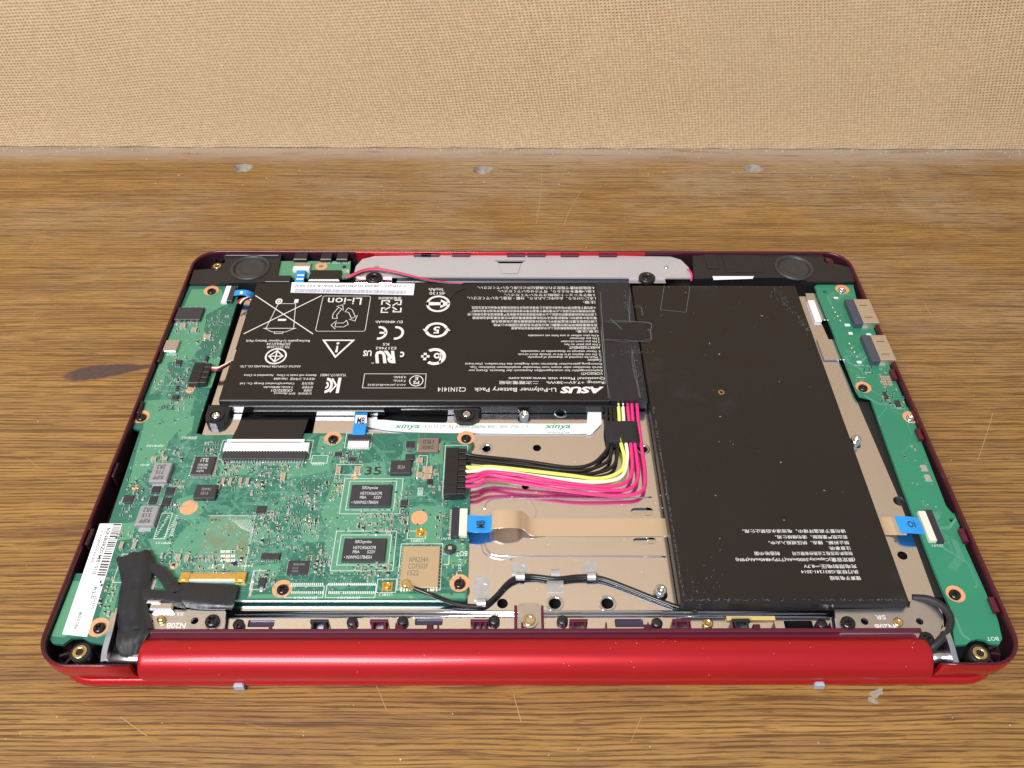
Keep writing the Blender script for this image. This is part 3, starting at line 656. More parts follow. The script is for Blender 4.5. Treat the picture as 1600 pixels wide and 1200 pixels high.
chip('power_diode', 609, 719, 643, 739, 1.9, mboard, pins='ew', npin=1, pw=1.6, pl_=.6, text=[('SK34', .35, .3, .7, .6)], tm='grey_core')
chip('small_chip', 633, 709, 647, 718, 1.3, mboard)
chip('small_chip', 625, 781, 637, 790, .9, mboard, pins='ew', npin=3, pw=.25, pl_=.3)
chip('small_chip', 273, 562, 284, 570, .9, mboard, pins='ns', npin=3, pw=.3, pl_=.4)
chip('small_chip', 319, 555, 326, 564, 1.0, mboard, pins='ns', npin=1, pw=.6, pl_=.5)
chip('small_chip', 267, 617, 279, 625, .9, mboard, pins='ns', npin=3, pw=.3, pl_=.4)
chip('small_chip', 273, 602, 280, 609, .9, mboard, pins='ew', npin=2, pw=.3, pl_=.4)
chip('small_chip', 522, 706, 533, 713, .7, mboard, pins='ns', npin=3, pw=.25, pl_=.3)
chip('small_chip', 544, 714, 556, 721, .7, mboard, pins='ns', npin=3, pw=.25, pl_=.3)
chip('small_chip', 667, 748, 676, 757, .8, mboard, 'resistor', 'ns', 1, 1.2, .4)
chip('inductor', 231, 722, 270, 752, 2.2, mboard, 'grey_core', 's', 1, 4, 1.0, [('2R2', .22, .64, .70, .86), ('715', .25, .38, .70, .58), ('RIPP', .2, .10, .75, .30)], 'grey_mark', rot=PI, c=.3, label='grey power inductor with dark lettering near the controller chip')
chip('inductor', 209, 789, 250, 820, 2.2, mboard, 'grey_core', 's', 1, 4, 1.0, [('2R2', .22, .64, .70, .86), ('515', .25, .38, .70, .58), ('RIPP', .2, .10, .75, .30)], 'grey_mark', rot=PI, c=.3, label='grey power inductor with dark lettering above the white barcode sticker')
chip('inductor', 653, 684, 686, 705, 1.6, mboard, 'brown_core', 'ew', 1, 3, .6, [('1R0', .2, .55, .75, .85), ('DR05', .2, .15, .75, .42)], 'grey_mark', rot=PI, label='small brown inductor near the power connector')
mw = chip('radio_module', 624, 853, 688, 918, 1.6, mboard, 'shield', 'nsew', 13, .3, .5, [('AP6234A', .18, .60, .72, .73), ('COF503F', .18, .44, .70, .57), ('1522', .18, .28, .48, .41)], 'shield_mark', label='square tan metal shielded radio module')
chip('card_connector', 247, 531, 281, 549, 1.3, mboard, 'dull_steel', 'nw', 3, .9, 1.0, c=.2)
x, y = P(703, 856, ZB+1.6); mb = MB(); mb.cyl(x, y, [(1.6, ZB), (1.9, ZB+.5), (1.9, ZB+1.2), (1.5, ZB+1.6)], 8, 0, smooth=False); mb.box(x-.55, x+.55, y-.6, y+.6, ZB+1.6, ZB+1.68, 1); mb.build('antenna_switch', ['chip', 'solder'], mboard)
for q in ((660, 728, 676, 739), (524, 728, 533, 738), (553, 728, 564, 738), (650, 715, 661, 722), (650, 737, 662, 745), (437, 738, 447, 750), (185, 846, 194, 856), (205, 846, 214, 856), (235, 713, 245, 719), (252, 713, 262, 719), (345, 746, 352, 756), (356, 746, 363, 756), (372, 746, 379, 756), (383, 746, 390, 756), (660, 740, 674, 748), (280, 505, 291, 511), (298, 511, 308, 517), (317, 522, 330, 528), (287, 867, 296, 876), (273, 865, 283, 873), (340, 755, 345, 764)):
    a = bb(*q, ZB+.9); mb = MB(); d = (a[1]-a[0])*.28
    mb.box(a[0], a[0]+d, a[2], a[3], ZB, ZB+.9, 1); mb.box(a[1]-d, a[1], a[2], a[3], ZB, ZB+.9, 1); mb.box(a[0]+d, a[1]-d, a[2]+.03, a[3]-.03, ZB, ZB+.87, 0, .05); mb.build('capacitor', ['ceramic', 'solder'], mboard)

# connectors
def ffc(name, x0, y0, x1, y1, parent, open_dir, h=1.5, npin=14, cols=('white_plastic', 'chip_navy')):    # flat-cable socket, latch on the cable side
    a = bb(x0, y0, x1, y1, ZB+h); W, D = a[1]-a[0], a[3]-a[2]; mb = MB()
    if open_dir in 'ns':
        f = .5; ys = a[2]+D*f
        lo, hi = ((a[2], ys), (ys, a[3]))
        la, bo = (hi, lo) if open_dir == 'n' else (lo, hi)
        mb.box(a[0], a[1], la[0], la[1], ZB, ZB+h, 0, .15); mb.box(a[0]+.4, a[1]-.4, bo[0], bo[1], ZB, ZB+h*.85, 1, .1)
        for i in range(npin):
            xx = a[0]+W*(i+.5)/npin; mb.box(xx-W/npin*.25, xx+W/npin*.25, bo[0]-.5 if open_dir == 'n' else bo[0], bo[1] if open_dir == 'n' else bo[1]+.5, ZB, ZB+.25, 2)
            yy = ys; mb.box(xx-W/npin*.2, xx+W/npin*.2, yy-.35, yy+.05, ZB+h*.3, ZB+h*.9, 0)
    else:
        xm = (a[0]+a[1])/2; lo, hi = (a[0], xm), (xm, a[1]); la, bo = (hi, lo) if open_dir == 'e' else (lo, hi)
        mb.box(la[0], la[1], a[2]+.5, a[3]-.5, ZB, ZB+h, 0, .15); mb.box(bo[0], bo[1], a[2], a[3], ZB, ZB+h*.9, 1, .1)
        for i in range(npin):
            yy = a[2]+D*(i+.5)/npin; x_ = (bo[0]-.7, bo[0]) if open_dir == 'e' else (bo[1], bo[1]+.7); mb.box(*x_, yy-D/npin*.25, yy+D/npin*.25, ZB, ZB+.25, 2)
    return mb.build(name, [*cols, 'solder'], parent)
ffc('keyboard_socket', 344, 691, 484, 716, mboard, 'n', 1.9, 30, ('white_plastic', 'chip'))
ffc('ribbon_socket', 541, 679, 580, 697, mboard, 'n', 1.4, 12, ('chip_navy', 'white_plastic'))
ffc('ribbon_socket', 704, 792, 731, 838, mboard, 'e', 1.6, 14, ('ivory', 'chip_navy'))
ffc('ribbon_socket', 345, 446, 370, 471, mboard, 'e', 1.6, 6, ('chip', 'white_plastic'))
ffc('ribbon_socket', 1434, 796, 1477, 846, sboard, 'w', 1.5, 12, ('ivory', 'chip_navy'))
def plug_block(name, x0, y0, x1, y1, h, n, parent):       # black crimp housing in its socket, wires leave to the east
    a = bb(x0, y0, x1, y1, ZB+h); W, D = a[1]-a[0], a[3]-a[2]; mb = MB()
    mb.box(a[0], a[0]+W*.62, a[2], a[3], ZB, ZB+h, 0, .15); p = D/n
    for i in range(n):
        yy = a[2]+p*i; mb.box(a[0]+W*.62, a[1], yy+p*.12, yy+p*.88, ZB+.2, ZB+h*.93, 0, .1); mb.box(a[0]+W*.66, a[0]+W*.86, yy+p*.3, yy+p*.7, ZB+h*.93, ZB+h*.93+.12, 0)
    mb.box(a[0]+W*.62, a[1]-.7, a[2]+.1, a[3]-.1, ZB+.1, ZB+h*.7)
    for i in (.2, .5, .8): mb.box(a[0]+.3, a[0]+W*.5, a[2]+D*i-.25, a[2]+D*i+.25, ZB+h, ZB+h+.1, 0)
    return mb.build(name, ['black'], parent)
plug_block('power_socket', 693, 699, 729, 772, 3.4, 8, mboard)
plug_block('speaker_socket', 293, 566, 331, 598, 2.6, 4, mboard)
a = bb(278, 893, 386, 909, ZB+1.2); mb = MB()              # gold-shelled display socket
mb.box(a[0], a[0]+3.2, a[2], a[3], ZB, ZB+1.2, 0, .2); mb.box(a[1]-3.2, a[1], a[2], a[3], ZB, ZB+1.2, 0, .2); mb.box(a[0]+3, a[1]-3, a[2]+1.0, a[3]-.4, ZB, ZB+1.0, 0, .15)
mb.box(a[0]+3.2, a[1]-3.2, a[2]+.4, a[2]+.95, ZB, ZB+1.15, 2, .1)
for i in range(30):
    xx = a[0]+3.4+(a[1]-a[0]-6.8)*(i+.5)/30; mb.box(xx-.14, xx+.14, a[3]-.4, a[3]+.4, ZB, ZB+.25, 1)
for q in (a[0]+1, a[1]-2): mb.box(q, q+1, a[2]+.6, a[2]+1.2, ZB+1.2, ZB+1.5, 0, .1)
mb.build('display_socket', ['gold', 'solder', 'white_plastic'], mboard)
for px, py in ((657, 830), (605, 914)):
    x, y = P(px, py, ZB+1); mb = MB(); mb.box(x-1.6, x+1.6, y-1.4, y+1.4, ZB, ZB+.35, 0); mb.cyl(x, y, [(1.1, ZB+.35), (1.1, ZB+1.1), (.8, ZB+1.1), (.75, ZB+.6)], 16); mb.cyl(x, y, [(.3, ZB+.4), (.3, ZB+1.0)], 8); mb.build('antenna_jack', 'gold', mboard)

# white print on the boards
silk = MB(); zs = ZB+.07
def frame(q, wd=.22, inset=0):
    a = bb(*q, ZB); line(silk, [(a[0], a[2]), (a[1], a[2]), (a[1], a[3]), (a[0], a[3])], wd, zs, 0, True)
for q in ((540, 752, 620, 797), (530, 748, 630, 803), (526, 836, 612, 883), (516, 830, 620, 892), (524, 726, 566, 742), (652, 712, 668, 746), (486, 712, 513, 724), (620, 850, 692, 922), (538, 677, 582, 700), (636, 830, 666, 842), (588, 905, 620, 926), (240, 802, 270, 842), (176, 866, 212, 910), (390, 892, 420, 921), (205, 844, 215, 858), (340, 688, 490, 718), (691, 696, 731, 776), (690, 866, 702, 882), (445, 916, 507, 934), (508, 914, 588, 934)): frame(q, .18)
for x0, x1, ny_ in ((456, 504, 16), (514, 586, 26)):
    for yy in (913, 926):
        for i in range(ny_):
            x, y = P(x0+(x1-x0)*i/(ny_-1), yy, ZB); silk.box(x-.16, x+.16, y-.45, y+.45, zs-.02, zs)
for i in range(13):
    for u in (0, 1):
        x, y = P(263-1.6*i+u*14, 806+2.7*i, ZB); silk.box(x-.35, x+.35, y-.1, y+.1, zs-.02, zs)
for t, x0, y0, x1, y1, r in (('JDEBUG4', 460, 931, 496, 936, PI), ('JDEBUG1', 528, 931, 563, 936, PI), ('U5805', 592, 927, 613, 931, PI), ('J2201', 716, 874, 722, 893, PI/2), ('BOT', 712, 861, 730, 869, PI), ('J5701', 690, 839, 705, 843, PI), ('U5801', 643, 843, 662, 847, PI),
                              ('JDEBUG2', 284, 681, 308, 686, PI), ('PJP8102', 229, 694, 255, 698, PI), ('J8101', 220, 724, 234, 728, PI), ('JDEBUG3', 268, 815, 275, 838, PI/2), ('PJP8101', 244, 846, 270, 850, PI), ('J4001', 372, 881, 396, 886, PI), ('J2501', 432, 717, 446, 721, PI), ('U2003', 488, 722, 506, 727, PI), ('J8003', 652, 762, 664, 775, PI/2), ('8', 240, 900, 246, 906, 0), ('LT', 325, 882, 350, 888, PI)):
    text_px(silk, t, x0, y0, x1, y1, zs, r)
silk.build('board_print', 'silk', mboard, True)
mb = MB(); text_px(mb, 'BOT', 1542, 995, 1560, 1001, zs); text_px(mb, 'J5201', 1456, 850, 1474, 854, zs)
for pts in ([(1335, 571), (1350, 571)], [(1352, 582), (1362, 582)], [(1338, 590), (1352, 590)]): line(mb, PX(pts, ZB), .15, zs)
for q in ((1302, 464, 1310, 467), (1319, 506, 1329, 510), (1345, 505, 1354, 509), (1325, 519, 1333, 523), (1353, 521, 1362, 525), (1338, 564, 1347, 568), (1367, 564, 1376, 568)):
    a = bb(*q, ZB); mb.prism(rrect(a[0], a[1], a[2], a[3], .3, 3), zs-.03, zs)
mb.build('board_print', 'silk', sboard, True)
mb = MB(); text_px(mb, '35', 570, 729, 596, 742, ZB+.08, 0, 0, .02); text_px(mb, 'T30', 252, 633, 274, 640, ZB+.08, PI, 0, .02); mb.build('marker_numbers', 'ink', mboard, True)
x, y = P(366, 880, ZB+.05); mb = MB(); mb.add([(x+1.0*math.cos(2*PI*i/14), y+.95*math.sin(2*PI*i/14), ZB+.085) for i in range(14)], [list(range(14))]); mb.build('ink_dot', 'purple_ink', mboard)
# square of bare traces beside the processor (clear film over the board)
mat('film_tan', (0.15, 0.22, 0.13), .3, 0, var=.25, vscale=400)
mb = MB(); poly_on(mb, [(328, 806), (399, 806), (382, 892), (302, 892)], ZB, ZB+.05); pf = mb.build('film_square', 'film_tan', mboard)
mb = MB(); line(mb, PX([(328, 806), (399, 806), (382, 892)], ZB), .15, ZB+.075)
for i in range(9):
    for j in range(3): x, y = P(346+8*(i % 3)+2*j, 862+7*(i//3), ZB); mb.box(x-.25, x+.25, y-.5, y+.5, ZB+.06, ZB+.12)
for i in range(10): line(mb, PX([(362+3*i, 812), (378+2*i, 826+i)], ZB), .09, ZB+.078)
mb.build('film_tracks', 'silk', mboard, True)
mb = MB(); poly_on(mb, [(270, 505), (282, 503), (281, 506), (269, 509)], ZB, ZB+.06)
for q in ((388, 905, 398, 932), (214, 902, 246, 922)):
    a = bb(*q, ZB); mb.prism(rrect(a[0], a[1], a[2], a[3], .2, 2), ZB, ZB+.07)
mb.build('tinned_pads', 'solder', mboard, True)

# sticker with a barcode on the left arm of the board
zq = ZB+.12; q0, q1, q2, q3 = [Vector(P(*p, zq)) for p in ((97, 991), (136, 995), (191, 818), (156, 818))]
mb = MB(); mb.prism([tuple(q0), tuple(q1), tuple(q2), tuple(q3)], ZB+.06, zq)
stick = mb.build('barcode_sticker', 'paper', mboard, label='long white barcode sticker')
mb = MB(); UV = lambda u, v: q0.lerp(q1, u).lerp(q3.lerp(q2, u), v); v = .995
while v > .52:
    d = random.choice((.004, .006, .010, .014)); a, b, c_, e = UV(.62, v), UV(.97, v), UV(.97, v-d), UV(.62, v-d)
    mb.add([(*p, zq+.02) for p in (e, c_, b, a)], [(0, 1, 2, 3)], 0); v -= d+random.choice((.005, .008, .012))
ang = math.atan2((q3-q0).y, (q3-q0).x)
for t, u, v_, L, H in (('60NB0BZ0-MB1010', .48, .74, .44, .16), ('C1Q0GT1520', .22, .78, .30, .11), ('R2.0', .72, .36, .10, .14), ('2G/32G', .86, .28, .12, .1), ('MADE IN CHINA', .45, .12, .14, .14)):
    c_ = UV(u, v_); put_text(mb, t, c_.x, c_.y, (q3-q0).length*L, (q1-q0).length*H, zq+.02, ang+PI, 0, .01)
mb.build('barcode_print', 'ink', mboard, True)
#PART3
# --- USB ports on the side board
for k_, (mx0, my0, mx1, my1, sx0, sx1) in enumerate(((1330, 467, 1369, 504, 1314, 1333), (1356, 523, 1396, 562, 1338, 1360))):
    h = 3.0; a = bb(mx0+4, my0, mx1, my1, ZB+h); b = bb(sx0, my0-2, sx1+10, my1, ZB+h); mb = MB()
    mb.box(a[0], min(143.2, a[1]+1.5), a[2], a[3], ZB, ZB+h, 0, .25)
    for f in (.22, .72):
        yy = a[2]+(a[3]-a[2])*f; mb.box(a[0]+1.2, a[0]+4.5, yy-.12, yy+.12, ZB+h, ZB+h+.06, 2); mb.box(a[0]+4.3, a[0]+5.0, yy-.5, yy+.5, ZB+h, ZB+h+.10, 0)
    mb.box(a[0]-.2, a[0]+2.2, a[2]-.9, a[2], ZB, ZB+.8, 1); mb.box(a[0]-.2, a[0]+2.2, a[3], a[3]+.9, ZB, ZB+.8, 1)
    mb.box(a[0]-3.4, a[0]-.05, a[2]-.2, a[3]+.3, ZB, ZB+h-.2, 3, .3)
    mb.build('usb_port', ['usb_shell', 'solder', 'black', 'usb_blue'], sboard)
    mb = MB()
    for i in range(4): x, y = P(mx0-29+9*k_*0+4*i, my0+14+9*i*.75, ZB); mb.cyl(x, y, [(.5, ZB), (.42, ZB+.3), (.2, ZB+.42)], 10)
    mb.build('solder_legs', 'solder', sboard, True)
a = bb(1369, 576, 1385, 602, ZB+.7); mb = MB()
for i in range(2):
    for j in range(4): smd(mb, a[0]+1+2*i, a[2]+.6+1.3*j, ZB, 1.7, .9, .7, True, 1)
mb.build('capacitor_bank', ['resistor', 'ceramic', 'solder'], sboard, True)
chip('small_chip', 1398, 625, 1409, 634, .9, sboard, pins='ns', npin=3, pw=.25, pl_=.4)
chip('small_chip', 1379, 612, 1389, 622, .7, sboard, pins='ew', npin=3, pw=.25, pl_=.4)
for q in ((1438, 726, 1451, 736), (1444, 741, 1457, 752)): chip('status_light', *q, .6, sboard, 'solder', 'ew', 2, .4, .3)

# --- battery: a labelled pack and a long bare cell joined by a taped bridge
bl, bm, br2 = P(345, 623, ZT)[0], P(938, 535, ZT)[0], P(1003, 628, ZT)[0]
bn, bf = P(660, 626, ZT)[1], P(660, 442, ZT)[1]
battery = bpy.data.objects.new('battery_pack', None); COL.objects.link(battery); battery.parent = laptop
battery['label'] = 'black two-cell battery pack covered with white safety print'
mb = MB(); mb.box(bl, bm+1.5, bn, bf, 8.2, ZT, 0, .35); mb.build('printed_cell', 'film', battery)
mb = MB(); mb.box(bl+3, bm+8, bn-1.6, bn+.4, 7.8, 11.2, 0, .3); mb.box(bl+12, bl+60, bn-3.0, bn-1.5, 7.8, 10.2, 0, .3); mb.box(bl+66, bl+95, bn-2.6, bn-1.5, 7.8, 10.6, 0, .3); mb.box(bl-1.2, bl+1, bn+1, bn+22, 7.8, 11.6, 0, .3); mb.box(bl-1.0, bl+1, bn+28, bn+62, 7.8, 11.2, 0, .3)
mb.build('plastic_cradle', 'black_gloss', battery)
mb = MB(); nx, ny2 = 16, 28; gx0, gx1, gy0, gy1 = bm+.9, br2+2.2, bn-.2, bf+.2; rnd = random.Random(4)   # creased black tape bridging the cells
gv = [[(gx0+(gx1-gx0)*i/nx, gy0+(gy1-gy0)*j/ny2, ZT+.12+.28*rnd.random()*(0 < i < nx) + .35*math.exp(-((i-nx*.72)/1.2)**2)) for i in range(nx+1)] for j in range(ny2+1)]
mb.rings([[(p[0], p[1], p[2]) for p in r] for r in gv], 0, (False, False), True, False)
mb.box(gx0, gx1, gy0+.2, gy1-.2, 8.4, ZT+.1)
mb.build('bridge_tape', 'tape', battery, label='creased black tape between the two cells')
# bare cell
cq = [Vector(P(*p, ZT+.3)) for p in ((1061, 943), (1421, 947), (1251, 446), (990, 447))]
cx0, cx1, cy0, cy1 = (cq[3].x+br2)/2+1.0, cq[1].x+.6, cq[0].y, cq[2].y
mb = MB(); n_ = 40; pts = rrect(cx0, cx1, cy0, cy1, 1.0, 3)
def ins(p, d): return (min(max(p[0], cx0+d), cx1-d), min(max(p[1], cy0+d), cy1-d))
mb.rings([[(*p, 8.4) for p in pts], [(*p, ZT-.2) for p in pts], [(*ins(p, .35), ZT+.22) for p in pts], [(*ins(p, .9), ZT+.35) for p in pts]], 0, smooth=False)
cell = mb.build('bare_cell', 'cell_film', battery, label='long plain black battery cell, scuffed along its edges')
mb = MB(); rnd = random.Random(12)   # frayed wrap along the edges
def fray(x0, y0, x1, y1, cnt, spread, zz=ZT+.36, lng=1.6):
    for _ in range(cnt):
        f = rnd.random(); x = x0+(x1-x0)*f+rnd.gauss(0, spread); y = y0+(y1-y0)*f+rnd.gauss(0, spread); a = math.atan2(y1-y0, x1-x0)+rnd.gauss(0, .6); L = rnd.uniform(.2, lng); ww = rnd.uniform(.03, .10)
        x = min(max(x, cx0-14), cx1-.9); y = max(y, cy0+.9)
        line(mb, [(x, y), (x+L*math.cos(a)*.5, y+L*math.sin(a)*.5+.03)], ww, zz+.02)
fray(cx0+1.0, cy0+2, cx0+1.0, cy0+80, 240, .12); fray(cx0+1, cy0+1.1, cx1-2, cy0+1.1, 130, .15); fray(cx1-10, cy1-1.2, cx1-1.2, cy1-28, 90, .8, lng=3); fray(cx0-2.5, cy0+86, cx0-3.5, cy1-4, 120, .6, ZT+.56, 2.4)
fray(cx0-12, cy0+120, cx0+5, cy0+121, 36, .3, ZT+.56, 2.5); fray(cx0-12, cy0+108, cx0+5, cy0+109, 30, .4, ZT+.56, 2.5); fray(cx0+15, cy1-1.2, cx1-4, cy1-1.2, 40, .15); fray(cx0+2, cy0+2, cx0+12, cy0+12, 30, 2.5)
zz = ZT+.66
for base in ([(943, 503), (978, 501), (1014, 504), (1016, 518), (1014, 531), (980, 533), (944, 531)], [(985, 452), (982, 480), (984, 503)], [(986, 533), (990, 570), (996, 600), (1000, 622)], [(950, 495), (962, 505), (972, 515)], [(938, 450), (941, 500), (947, 580), (952, 622)], [(990, 478), (1003, 480), (1004, 492)]):
    for r_ in range(3):
        pp = spline([(*P(a+rnd.uniform(-2, 2), b+rnd.uniform(-2, 2), zz), 0) for a, b in base], 6); line(mb, [(q[0]+rnd.uniform(-.12, .12), q[1]) for q in pp][rnd.randrange(4):], rnd.uniform(.04, .10), zz)
mb.build('scuff_marks', 'scuff', battery, True)
mb = MB(); x, y = P(1127, 613, ZT+.4); mb.ringflat(x, y, .75, 1.15, ZT+.3, ZT+.5, 20); mb.build('pressed_ring', 'brass', battery)
mb = MB(); line(mb, PX([(1038, 446), (1032, 484), (1072, 488), (1078, 448)], ZT+.36), .13, ZT+.39); mb.build('tape_outline', 'scuff', battery)
mb = MB(); a = bb(943, 503, 1014, 531, ZT+.7); mb.box(a[0], a[1], a[2], a[3], ZT+.1, ZT+.62, 0, .1); mb.build('tape_patch', 'black_gloss', battery)
# mounting lugs with screws
for (px, py), pts in (((337, 648), None), ((729, 646), None)):
    x, y = P(px, py, 10.6); mb = MB()
    if px < 500: out = circ(x, y, 3.9, 20)[6:]+[(x+4.5, y-2.5), (x+7, bn+.2), (x-3.0, bn+.2)]; out = [(x-3.9, y), (x-3.3, y-2.3), (x-1.6, y-3.6), (x+.8, y-3.8), (x+2.9, y-2.6), (x+4.2, y+.5), (x+4.6, bn+.3), (x-3.9, bn+.3)]
    else: out = [(x-6.2, bn+.3), (x-4.6, y+1.2), (x-3.6, y-2.6), (x-2.1, y-3.6), (x+2.1, y-3.6), (x+3.6, y-2.6), (x+4.6, y+1.2), (x+6.2, bn+.3)]
    mb.prism(out, 7.5, 9.9); mb.ringflat(x, y, 2.0, 2.9, 9.9, 10.5, 22); mb.build('mounting_lug', 'black', battery); screw(px, py, 9.9, 'silver', battery)
# printed sticker on the pack
mb = MB(); st = PX([(454, 457), (646, 461), (648, 443), (456, 441)], ZT+.1); mb.prism(st, ZT+.02, ZT+.09); mb.build('serial_sticker', 'paper', battery, label='white serial number sticker with a bar code')
mb = MB(); A0, B0 = Vector(P(457, 456.5, ZT+.1)), Vector(P(636, 459.6, ZT+.1)); up_ = Vector((0.05, 1)); f = 0.02
while f < .98:
    d = random.choice((.003, .004, .006)); a = A0.lerp(B0, f); b = A0.lerp(B0, f+d); mb.add([(*a, ZT+.115), (*b, ZT+.115), (*(b+up_*2.3), ZT+.115), (*(a+up_*2.3), ZT+.115)], [(0, 1, 2, 3)], 1); f += d+random.choice((.003, .004, .006))
text_px(mb, 'C21PqS1   0B200-01240100M 00A1B 532 003J', 462, 444, 634, 448.5, ZT+.115, PI, 0); mb.build('serial_print', ['ink', 'bar_blue'], battery, True)

zb = ZT+.035
def bprint(name, items, mt='print_white', z=zb):
    mb = MB()
    for t, x0, y0, x1, y1 in items: text_px(mb, t, x0, y0, x1, y1, z, PI, 0, .006)
    return mb.build(name, mt, battery, stuff=len(items) > 1)
# symbols: drawn in a unit frame, placed upside down like the rest of the print
def sym(name, x0, y0, x1, y1, fn, mt='print_white'):
    cx, cy = P((x0+x1)/2, (y0+y1)/2, zb); W = P(x1, (y0+y1)/2, zb)[0]-P(x0, (y0+y1)/2, zb)[0]; H = P((x0+x1)/2, y0, zb)[1]-P((x0+x1)/2, y1, zb)[1]
    mb = MB(); T = lambda u, v: (cx-(u-.5)*W, cy-(v-.5)*H)
    fn(mb, T, W, H); return mb.build(name, mt, battery, True)
def L_(mb, T, pts, wd, closed=False): line(mb, [T(*p) for p in pts], wd, zb, 0, closed)
def ring_(mb, T, u, v, r0, r1, a0=0, a1=2*PI, n=28, asp=1.0):
    vs = []; fs = []
    for i in range(n+1):
        a = a0+(a1-a0)*i/n
        for r in (r0, r1): vs.append((*T(u+r*math.cos(a), v+r*math.sin(a)*asp), zb))
    for i in range(n): fs.append((2*i, 2*i+2, 2*i+3, 2*i+1))
    mb.add(vs, fs)
def F_(mb, T, pts): mb.add([(*T(*p), zb) for p in pts], [list(range(len(pts)))])
def bin_(mb, T, W, H):
    L_(mb, T, [(0, 0), (1, 1)], .45); L_(mb, T, [(0, 1), (1, 0)], .45)
    L_(mb, T, [(.30, .86), (.36, .22), (.62, .22), (.70, .86)], .25, True); L_(mb, T, [(.26, .86), (.74, .86)], .3); L_(mb, T, [(.28, .86), (.40, .95), (.60, .95), (.72, .86)], .25)
    L_(mb, T, [(.44, .95), (.44, .99), (.56, .99), (.56, .95)], .25); ring_(mb, T, .62, .16, .03, .052, asp=1.5); ring_(mb, T, .62, .16, 0, .02, asp=1.5); F_(mb, T, [(.33, .10), (.39, .10), (.39, .20), (.33, .20)]); F_(mb, T, [(.44, .62), (.56, .62), (.56, .67), (.44, .67)])
sym('crossed_bin_mark', 390, 461, 496, 521, bin_)
def liion(mb, T, W, H):
    c_ = T(.5, .5); line(mb, rrect(c_[0]-W/2, c_[0]+W/2, c_[1]-H/2, c_[1]+H/2, 1.0), .22, zb, 0, True)
    for k_ in range(3):
        a = k_*2*PI/3+PI/2; cc = (.5, .60)
        R2 = lambda u, v: (cc[0]+(u*math.cos(a)-v*math.sin(a))*.22, cc[1]+(u*math.sin(a)+v*math.cos(a))*.28)
        L_(mb, T, [R2(1.0, -.55), R2(1.0, .25), R2(.75, .62), R2(.35, .40), R2(.62, .15), R2(.62, -.55)], .26, True); L_(mb, T, [R2(.40, -.50), R2(.82, -.95), R2(1.22, -.50)], .26)
sym('recycling_mark', 499, 462, 575, 517, liion)
def warn(mb, T, W, H): L_(mb, T, [(.02, .02), (.98, .02), (.5, .98)], .75, True); F_(mb, T, [(.46, .72), (.54, .72), (.525, .34), (.475, .34)]); ring_(mb, T, .5, .2, 0, .045, asp=1.5)
sym('warning_triangle', 502, 531, 551, 558, warn)
def diamond(mb, T, W, H):
    ring_(mb, T, .5, .5, .42, .5); L_(mb, T, [(.5, .85), (.5, .15)], .5); L_(mb, T, [(.5, .85), (.18, .5), (.5, .15), (.82, .5)], .55, True); L_(mb, T, [(.18, .5), (.82, .5)], .5)
sym('certification_mark', 414, 544, 448, 569, diamond)
def kc(mb, T, W, H):
    F_(mb, T, [(.02, 0), (.2, 0), (.2, 1), (.02, 1)]); L_(mb, T, [(.25, .5), (.55, .95)], .7); L_(mb, T, [(.25, .5), (.55, .05)], .7); ring_(mb, T, .85, .5, .26, .40, PI*.5, PI*1.5, asp=1.25); ring_(mb, T, .85, .5, .08, .18, PI*.5, PI*1.5, asp=1.25)
sym('certification_mark', 505, 590, 532, 614, kc)
def four(mb, T, W, H):
    for k_ in range(4):
        a = k_*PI/2; R2 = lambda u, v: (.5+u*math.cos(a)-v*math.sin(a), .5+u*math.sin(a)+v*math.cos(a))
        L_(mb, T, [R2(.12, .5), R2(.46, .5), R2(.46, .14), R2(.30, .14)], .6); L_(mb, T, [R2(.05, .05), R2(.3, .3)], .6)
sym('four_arrow_mark', 596, 469, 627, 488, four)
def ce(mb, T, W, H):
    ring_(mb, T, .24, .5, .20, .29, PI*.45, PI*1.55, asp=1.65); ring_(mb, T, .82, .5, .20, .29, PI*.45, PI*1.55, asp=1.65); F_(mb, T, [(.58, .43), (.80, .43), (.80, .57), (.58, .57)])
sym('conformity_mark', 584, 509, 629, 531, ce)
def arrowc(mb, T, W, H): ring_(mb, T, .5, .5, .38, .48); F_(mb, T, [(.98, .40), (.98, .60), (.30, .58), (.30, .42)]); F_(mb, T, [(.40, .25), (.40, .75), (.02, .5)])
sym('arrow_circle_mark', 665, 461, 704, 488, arrowc)
def five(mb, T, W, H):
    ring_(mb, T, .5, .5, .32, .44, .25, PI-.1); ring_(mb, T, .5, .5, .32, .44, PI+.25, 2*PI-.1); F_(mb, T, [(.82, .45), (1.02, .45), (.9, .66)]); F_(mb, T, [(.18, .55), (-.02, .55), (.1, .34)])
    c_ = T(.5, .5); put_text(mb, '5', c_[0], c_[1], W*.24, H*.40, zb, PI, 0, .03)
sym('recycle_five_mark', 661, 502, 703, 529, five)
def pc(mb, T, W, H):
    ring_(mb, T, .42, .5, .30, .44, .9, 2*PI-.9, asp=1.15); ring_(mb, T, .33, .45, .06, .13, asp=1.3); F_(mb, T, [(.16, .3), (.24, .3), (.24, .9), (.16, .9)]); F_(mb, T, [(.62, .42), (.95, .42), (.95, .56), (.62, .56)]); F_(mb, T, [(.74, .28), (.86, .28), (.86, .72), (.74, .72)])
sym('certification_mark', 656, 544, 696, 570, pc)
def ul(mb, T, W, H):
    c_ = T(.45, .5)
    put_text(mb, 'c', *T(.06, .30), W*.10, H*.40, zb, PI, 0, .03); put_text(mb, 'RU', *T(.44, .48), W*.50, H*.9, zb, PI, 0, .055, -.25); put_text(mb, 'US', *T(.88, .22), W*.20, H*.42, zb, PI, 0, .03); ring_(mb, T, .72, .92, .015, .03)
sym('component_mark', 565, 547, 632, 569, ul)
